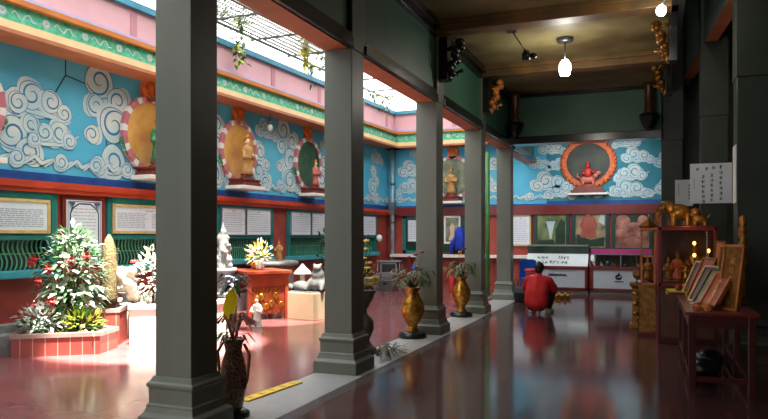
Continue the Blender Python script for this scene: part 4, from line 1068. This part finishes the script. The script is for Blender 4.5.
for k,(x,z,h) in enumerate(((.14,.81,.34),(.25,.81,.42),(.36,.81,.3),(.47,.81,.5),(.58,.81,.38))):
    nm='case_figurine'; tt=thing(nm,'golden figurine inside the glass case, %s'%['leftmost','second from left','middle one','second from right with glowing candles beside it','rightmost'][k],'figurine',(CX0+x,CY0+.33,z))
    robed(tt,h,['gold_paint','flame','gold','gold_paint','amber'][k],'gold_paint','redbrown')
for k,(x,z) in enumerate(((.45,1.34),(.45,1.18),(.62,1.24))):
    tt=thing('candle_lamp','small glowing candle lamp in the glass case, %s'%['highest one','directly below the highest one','by the right post'][k],'lamp',(CX0+x,CY0+.14,.81)); MB().tube([(0,0,0),(0,0,z-.83)],.008,6).build('stem','gold',tt); MB().ell((0,0,z-.81),.022,.022,.028,8,6).build('glow','candle',tt)
t=thing('bead_strand','white bead strand hanging at the right in the glass case','beads',(CX0+.6,CY0+.1,1.51)); b=MB()
for k in range(16): b.ell((0,0,-.03-.035*k),.012,.012,.014,7,5)
b.build('beads','white_robe',t); MB().tube([(0,0,0),(0,0,-.56)],.003,4).build('thread','paper',t)
# gilded elephant on the case
t=thing('gilded_elephant','gold elephant statue standing on top of the glass case','statue',(.36,9.98,1.565),.35)
b=MB(); b.ell((0,0,.2),.17,.1,.11,14,8); 
for x in (-.1,.1):
    for y in (-.05,.05): b.tube([(x,y,.18),(x,y,.08),(x,y,0)],[.05,.04,.045],9)
b.ell((-.18,0,.27),.085,.075,.09,12,7); b.tube([(-.24,0,.26),(-.29,0,.18),(-.29,0,.08),(-.26,0,.03)],[.04,.035,.025,.018],8); b.tube([(.16,0,.24),(.19,0,.12)],[.015,.008],6)
b.build('body','gold_dim',t,remesh=.014)
b=MB(); 
for s_ in (-1,1): MB().ell((-.15,s_*.09,.27),.06,.015,.08,10,6).build('ear','gold_dim',t); MB().tube([(-.24,s_*.04,.22),(-.3,s_*.05,.18)],[.012,.006],6).build('tusk','gold_dim',t)
t=thing('gilded_lion','smaller gold lion statue beside the elephant on the case','statue',(.62,9.95,1.565),.2)
b=MB(); b.ell((0,0,.09),.1,.07,.07,12,7); b.ell((-.06,0,.17),.06,.06,.06,10,7); b.ell((-.11,0,.16),.03,.03,.025,8,5)
for x in (-.07,.06):
    for y in (-.04,.04): b.tube([(x,y,.07),(x,y,0)],[.03,.028],7)
b.tube([(.1,0,.1),(.14,0,.17)],[.02,.01],6); b.build('body','gold_dim',t,remesh=.012)
b=MB(); b.ell((-.05,0,.19),.07,.075,.06,10,6,0,.1); b.build('mane','gold_dim',t)
# gold draped pedestal and side stand left of the case
t=thing('gold_draped_stand','gold brocade draped stand left of the glass case','stand',(-.02,10.6,0))
MB().box(-.12,.1,-.2,.3,0,.7).build('pedestal','maroon',t,bevel=.005); b=MB(); b.box(-.14,.1,-.225,.31,.7,.725); b.box(-.14,.1,-.225,-.2,.05,.7); b.box(-.14,-.12,-.225,.31,.05,.7); b.build('brocade','gold_dim',t,bevel=.006)
t=thing('glass_lantern','slim orange wood framed glass lantern on the gold draped stand','lantern',(-.02,10.66,.725))
fr=MB()
for x in (-.11,.07):
    for y in (-.15,.2): fr.box(x,x+.025,y,y+.025,0,.8)
for z in (0,.4,.78): fr.box(-.11,.095,-.15,-.125,z,z+.025); fr.box(-.11,-.085,-.15,.225,z,z+.025)
fr.box(-.13,.11,-.17,.24,.8,.83); fr.build('frame','wood_orange',t)
MB().box(-.1,.085,-.14,-.136,.02,.78).build('glass_pane','glass',t)
b=MB(); b.lathe([(.12,.83),(.14,.86),(.04,.93),(.005,1.0)],4,sm=False); b.build('roof_cap','gold_dim',t)
tt=thing('lantern_figurine','small gold figurine inside the slim orange lantern','figurine',(-.03,10.7,.75)); robed(tt,.4,'gold_paint','gold_paint','redbrown')
t=thing('gilded_pedestal','low carved gold pedestal between the counters and the draped stand','stand',(-.16,11.3,0)); MB().sq([(.14,0),(.14,.05),(.1,.09),(.1,.62),(.14,.66),(.14,.7)]).build('body','gold_dim',t,bevel=.006); b=MB()
for k in range(6): b.ell((-.02+.03*(-1)**k,-.105,.14+.08*k),.05,.02,.035,8,5)
b.build('carving','gold',t)
t=thing('censer','small gold incense burner on the carved gold pedestal','incense burner',(-.16,11.3,.7)); MB().lathe([(.05,.05),(.09,.09),(.1,.15),(.08,.18),(.09,.2),(.05,.2)],14).build('bowl_body','gold_dim',t)
b=MB()
for k in range(3): a=k*2.1; b.tube([(.06*math.cos(a),.06*math.sin(a),.08),(.07*math.cos(a),.07*math.sin(a),0)],.014,6)
b.build('foot','gold_dim',t); b=MB()
for k in range(5): b.tube([(.03*math.cos(k*1.3),.03*math.sin(k*1.3),.18),(.05*math.cos(k*1.3),.05*math.sin(k*1.3),.42)],.004,4)
b.build('incense_stick','redbrown',t)
# paper notices
def notice(c_,w,h,rz,label,cols,hdr,tilt=0):
    t=thing('paper_notice',label,'notice',c_,rz,None); t.rotation_euler=(0,tilt,rz)
    ns_=MB().box(-w/2,w/2,0,.008,-h/2,h/2).build('sheet','paper',t)
    b=MB()
    def glyph(x,z,s_):
        for k in range(5):
            if k<3: x0=x-s_*R.uniform(.2,.45); x1=x+s_*R.uniform(.2,.45); zz=z+s_*(.35-.32*k)+R.uniform(-.04,.04)*s_; b.stroke([(x0,zz-.03*s_),(x1,zz+.03*s_)],s_*.12,-.001-.0002*k)
            else: xx=x+s_*R.uniform(-.3,.3); b.stroke([(xx,z+s_*.4),(xx+R.uniform(-.15,.1)*s_,z-s_*.42)],s_*.12,-.002-.0002*k)
    for (x,n_,s_,z0) in cols:
        for k in range(n_): glyph(x,z0-k*s_*1.35,s_)
    for (x,z,s_) in hdr: glyph(x,z,s_)
    b.build('lettering','black_ink',ns_)
Yn=12.17; a=onY(690,164,Yn); b_=onY(732,203,Yn); nw=b_.x-a.x; nh=a.z-b_.z
notice(((a.x+b_.x)/2,Yn,(a.z+b_.z)/2),nw,nh,0,'large white notice with columns of black handwritten characters',
  [(nw*.24,6,.062,nh*.26),(nw*.02,6,.06,nh*.2),(-nw*.18,6,.06,nh*.17),(-nw*.4,6,.022,nh*.12)],[(nw*.24,nh*.4,.07),(nw*.07,nh*.39,.06),(-nw*.1,nh*.37,.06),(-nw*.32,nh*.36,.055)])
Yn=14.9; a=onY(675,180,Yn); b_=onY(693,206,Yn)
notice(((a.x+b_.x)/2,Yn,(a.z+b_.z)/2),b_.x-a.x,a.z-b_.z,0,'smaller pinkish white notice behind the large handwritten notice',[(.1,5,.05,.15),(-.1,6,.03,.18)],[],)
yq=9.48; xq=RX(9.3)-.012; p0=onX(743,146,xq); p1=onX(735,203,xq)
notice((xq,yq,(1.45+(235-174)/672*8.4)),.34,.72,-PI/2,'narrow tall paper notice on the side of the right edge column',[(.05,5,.03,.25),(-.06,4,.03,.2)],[])

# ------------------------------------------------------------------ hall lights
t=thing('ceiling_spotlight','small black spotlight hanging from the hall ceiling','spotlight',(-1.75,10.3,4.53))
MB().tube([(-.15,-.4,-.06),(0,0,-.3)],.01,6).box(-.22,-.08,-.5,-.34,-.09,0).build('bracket','black',t); MB().lathe([(.06,-.42),(.07,-.34),(.05,-.28)],10).ell((.1,.02,-.36),.06,.05,.05,8,6).build('lamp_head','black',t)
p=Vector((-1.36,12.0,4.36))
bl=at(565,67,(F*(4.08-CH))/(HOR-67)); 
t=thing('ceiling_lamp','bright glowing bulb lamp under the ceiling beam before the end wall','lamp',(bl.x,bl.y,4.53))
MB().lathe([(.12,-.06),(.13,-.03),(.13,0)],16).build('canopy','metal',t); MB().tube([(0,0,-.06),(0,0,-.34)],.012,6).build('stem','metal',t); MB().lathe([(.07,-.58),(.09,-.5),(.085,-.4),(.04,-.34)],14).build('glowing_bulb','bulb',t)
lp=at(663,13,(F*(4.25-CH))/(HOR-13))
t=thing('corner_lamp','bright bulb lamp beside the upper right carved bracket','lamp',(.25,lp.y-.2,4.36))
MB().tube([(.0,0,0),(-.1,0,-.02),(-.12,0,-.08)],.012,6).build('arm','metal',t); MB().ell((-.12,0,-.14),.06,.06,.07,10,7).build('glowing_bulb','bulb',t)

# ------------------------------------------------------------------ far left of counters: chair, gold pieces, person
t=thing('blue_plastic_chair','blue plastic chair beside the farthest left column','chair',(-2.6,15.8,0),.4)
MB().box(-.21,.21,-.2,.2,.42,.46).build('seat','blue_plastic',t,bevel=.015); MB().prism([(-.21,.46),(.21,.46),(.2,.84),(.12,.88),(-.12,.88),(-.2,.84)],.17,.2).build('backrest','blue_plastic',t,bevel=.01)
for x in (-.18,.18):
    for y in (-.17,.17): MB().tube([(x*.95,y*.95,.43),(x*1.1,y*1.15,0)],[.028,.02],6).build('leg','blue_plastic',t)
t=thing('red_stool','red plastic stool with white mark, half hidden behind the squatting person','stool',(-2.33,14.5,0)); MB().lathe([(.16,.66),(.17,.7),(.15,.73)],14).box(-.1,.1,-.165,-.15,.5,.66).build('seat','red_plastic',t)
for k in range(4): a=k*PI/2+.4; MB().tube([(.12*math.cos(a),.12*math.sin(a),.68),(.17*math.cos(a),.17*math.sin(a),0)],.018,6).build('leg','red_plastic',t)
t=thing('black_bag','black bag on the floor at the foot of the blue chair','bag',(-2.62,14.72,0)); MB().sq([(.12,0),(.14,.2),(.1,.34)]).build('body','black',t,bevel=.03); MB().tube([(-.06,0,.33),(-.05,0,.46),(.05,0,.46),(.06,0,.33)],.012,6).build('handle','black',t)
for k,(px,l) in enumerate(((556,'leftmost small gold animal figure on floor before the white counter'),(562,'middle small gold animal figure on floor before the white counter'),(568,'rightmost small gold animal figure on floor before the white counter'))):
    p=gnd(px,299); t=thing('gold_figurine',l,'figurine',(p.x,p.y,0),.3*k)
    b=MB(); b.ell((0,0,.06),.07,.05,.05,10,6); b.ell((-.06,0,.11),.035,.035,.04,8,6); b.tube([(.06,0,.07),(.1,0,.13)],[.02,.006],6); b.build('body','gold',t); MB().box(-.08,.08,-.05,.05,0,.015).build('base','gold_dim',t)

# squatting person, seen from behind
pp=gnd(537,313.5)
t=thing('person','person in red shirt and dark trousers squatting with back to camera','person',(pp.x,pp.y,0),math.radians(-8))
def chain(mb,pts,rs,mi=0):
    for (a,b_,r0,r1) in zip(pts[:-1],pts[1:],rs[:-1],rs[1:]): mb.limb(a,b_,r0,r1,12,mi)
body=MB()
chain(body,[(0,-.02,.2),(0,.02,.4),(0,.1,.6)],[.125,.115,.115])
chain(body,[(-.12,.1,.63),(.12,.1,.63)],[.075,.075])
chain(body,[(0,.12,.66),(0,.14,.76)],[.055,.05]); body.ell((0,.16,.83),.075,.095,.11,16,10); body.ell((0,.26,.82),.012,.02,.022,7,5)
for s_ in (-1,1): body.ell((s_*.078,.16,.825),.012,.022,.03,7,5)
for s_ in (-1,1):
    chain(body,[(s_*.1,0,.2),(s_*.2,.34,.47),(s_*.15,.22,.09)],[.095,.068,.042])       # thigh, calf
    chain(body,[(s_*.15,.2,.06),(s_*.17,.38,.035)],[.045,.035])
    el=(s_*.27,.24,.42); wr=(s_*.16,.46,.5) if s_<0 else (.2,.45,.36)
    chain(body,[(s_*.185,.1,.62),el,wr],[.055,.042,.03])
    wv_=Vector(wr); dr=(wv_-Vector(el)).normalized(); pm=wv_+dr*.06
    body.ell(tuple(wv_+dr*.05),.038,.04,.03,10,6)
    for k in range(4):
        o_=Vector((s_*(-.03+.02*k),0,.012)); a_=pm+o_; q_=a_+dr*(.035+.006*(k in (1,2))); e_=q_+dr*.02+Vector((0,0,-.028)); chain(body,[a_,q_,e_],[.0095,.009,.008])
    a_=wv_+dr*.03+Vector((-s_*.035,0,0)); chain(body,[a_,a_+dr*.03+Vector((-s_*.02,0,.01)),a_+dr*.055+Vector((-s_*.018,0,.006))],[.012,.01,.009])
body.build('body','skin',t,remesh=.011)
sh=MB()
for x in (-.085,0,.085): chain(sh,[(x,-.03,.2),(x*1.05,.0,.4),(x*1.1,.09,.58)],[.165,.155,.145] if x==0 else [.13,.13,.118])
chain(sh,[(-.15,.09,.61),(.15,.09,.61)],[.085,.085]); chain(sh,[(0,.11,.66),(0,.12,.71)],[.075,.064])
for s_ in (-1,1): chain(sh,[(s_*.19,.1,.6),(s_*.255,.17,.45)],[.085,.08])
sh.build('red_shirt','shirt',t,remesh=.014)
tr=MB(); chain(tr,[(-.06,-.02,.17),(-.06,.04,.25)],[.13,.1]); chain(tr,[(.06,-.02,.17),(.06,.04,.25)],[.13,.1])
for s_ in (-1,1): chain(tr,[(s_*.1,0,.2),(s_*.2,.34,.47),(s_*.16,.22,.12)],[.12,.085,.06])
tr.build('trousers','trousers',t,remesh=.014)
hr=MB(); hr.ell((0,.142,.855),.09,.1,.1,18,12); hr.ell((0,.1,.8),.075,.06,.07,14,8); hr.build('hair','hair',t,remesh=.012)
for s_ in (-1,1):
    b=MB(); chain(b,[(s_*.15,.15,.045),(s_*.17,.36,.035)],[.048,.042]); b.box(s_*.16-.045,s_*.16+.045,.11,.4,0,.02); b.build('shoe','shoe',t,remesh=.012)

# ------------------------------------------------------------------ camera, light, world
cd=bpy.data.cameras.new('camera'); cam=bpy.data.objects.new('camera',cd); C.objects.link(cam)
cam.location=(0,0,CH); cam.rotation_euler=(PI/2,0,TH)
cd.sensor_fit='HORIZONTAL'; cd.sensor_width=36; cd.lens=36*F/768; cd.shift_y=(HOR-209.5)/768; cd.clip_start=.05; cd.clip_end=200
sc.camera=cam
wd=bpy.data.worlds.new('sky'); sc.world=wd; wd.use_nodes=True; nt=wd.node_tree; bg=nt.nodes['Background']
bg.inputs['Color'].default_value=(.96,.98,1,1); bg.inputs['Strength'].default_value=4.2
def light(name,kind,loc,tgt,energy,col=(1,1,1),**k):
    l=bpy.data.lights.new(name,kind); l.energy=energy; l.color=col
    for a,v in k.items(): setattr(l,a,v)
    o=bpy.data.objects.new(name,l); C.objects.link(o); o.location=loc
    if tgt is not None: o.rotation_euler=(Vector(tgt)-Vector(loc)).to_track_quat('-Z','Y').to_euler()
    return o
light('sun_shaft_planter','SPOT',(-4.2,5.6,10),(-6.15,7.2,.1),66000,(1,.95,.85),spot_size=math.radians(17),spot_blend=.25,shadow_soft_size=.1)
light('sun_shaft_altar','SPOT',(-4.2,8.8,10),(-6.2,10.15,.3),32000,(1,.95,.85),spot_size=math.radians(14),spot_blend=.3,shadow_soft_size=.1)
light('lamp_bulb_light','POINT',(bl.x,bl.y,3.85),None,32,(1,.95,.85),shadow_soft_size=.1)
light('corner_bulb_light','POINT',(.1,lp.y-.3,4.05),None,18,(1,.95,.85),shadow_soft_size=.08)
light('upper_void_fill','POINT',(.62,8.6,5.7),None,26,(.95,1,.9),shadow_soft_size=.15)  # unseen fill added out of view to brighten the pale frieze panels
light('plaque_fill','POINT',(.45,9.6,1.72),None,2.2,(1,.75,.45),shadow_soft_size=.05)  # warm fill added outside the case to brighten the plaques
light('counter_fill','AREA',(-1.2,17.0,3.3),(-1.4,18.3,1.3),40,(.9,.95,1),size=2.2)  # added overhead fill for the end wall and counters, no fixture there
light('counter_front_fill','AREA',(-1.2,15.6,3.25),(-1.3,17.2,.4),22,(.95,.97,1),size=1.5)  # second added fill, lifts the counter front panels
sc.view_settings.view_transform='Standard'; sc.view_settings.look='None'; sc.view_settings.exposure=0
sc.cycles.use_denoising=True; sc.cycles.max_bounces=8; sc.cycles.sample_clamp_indirect=6
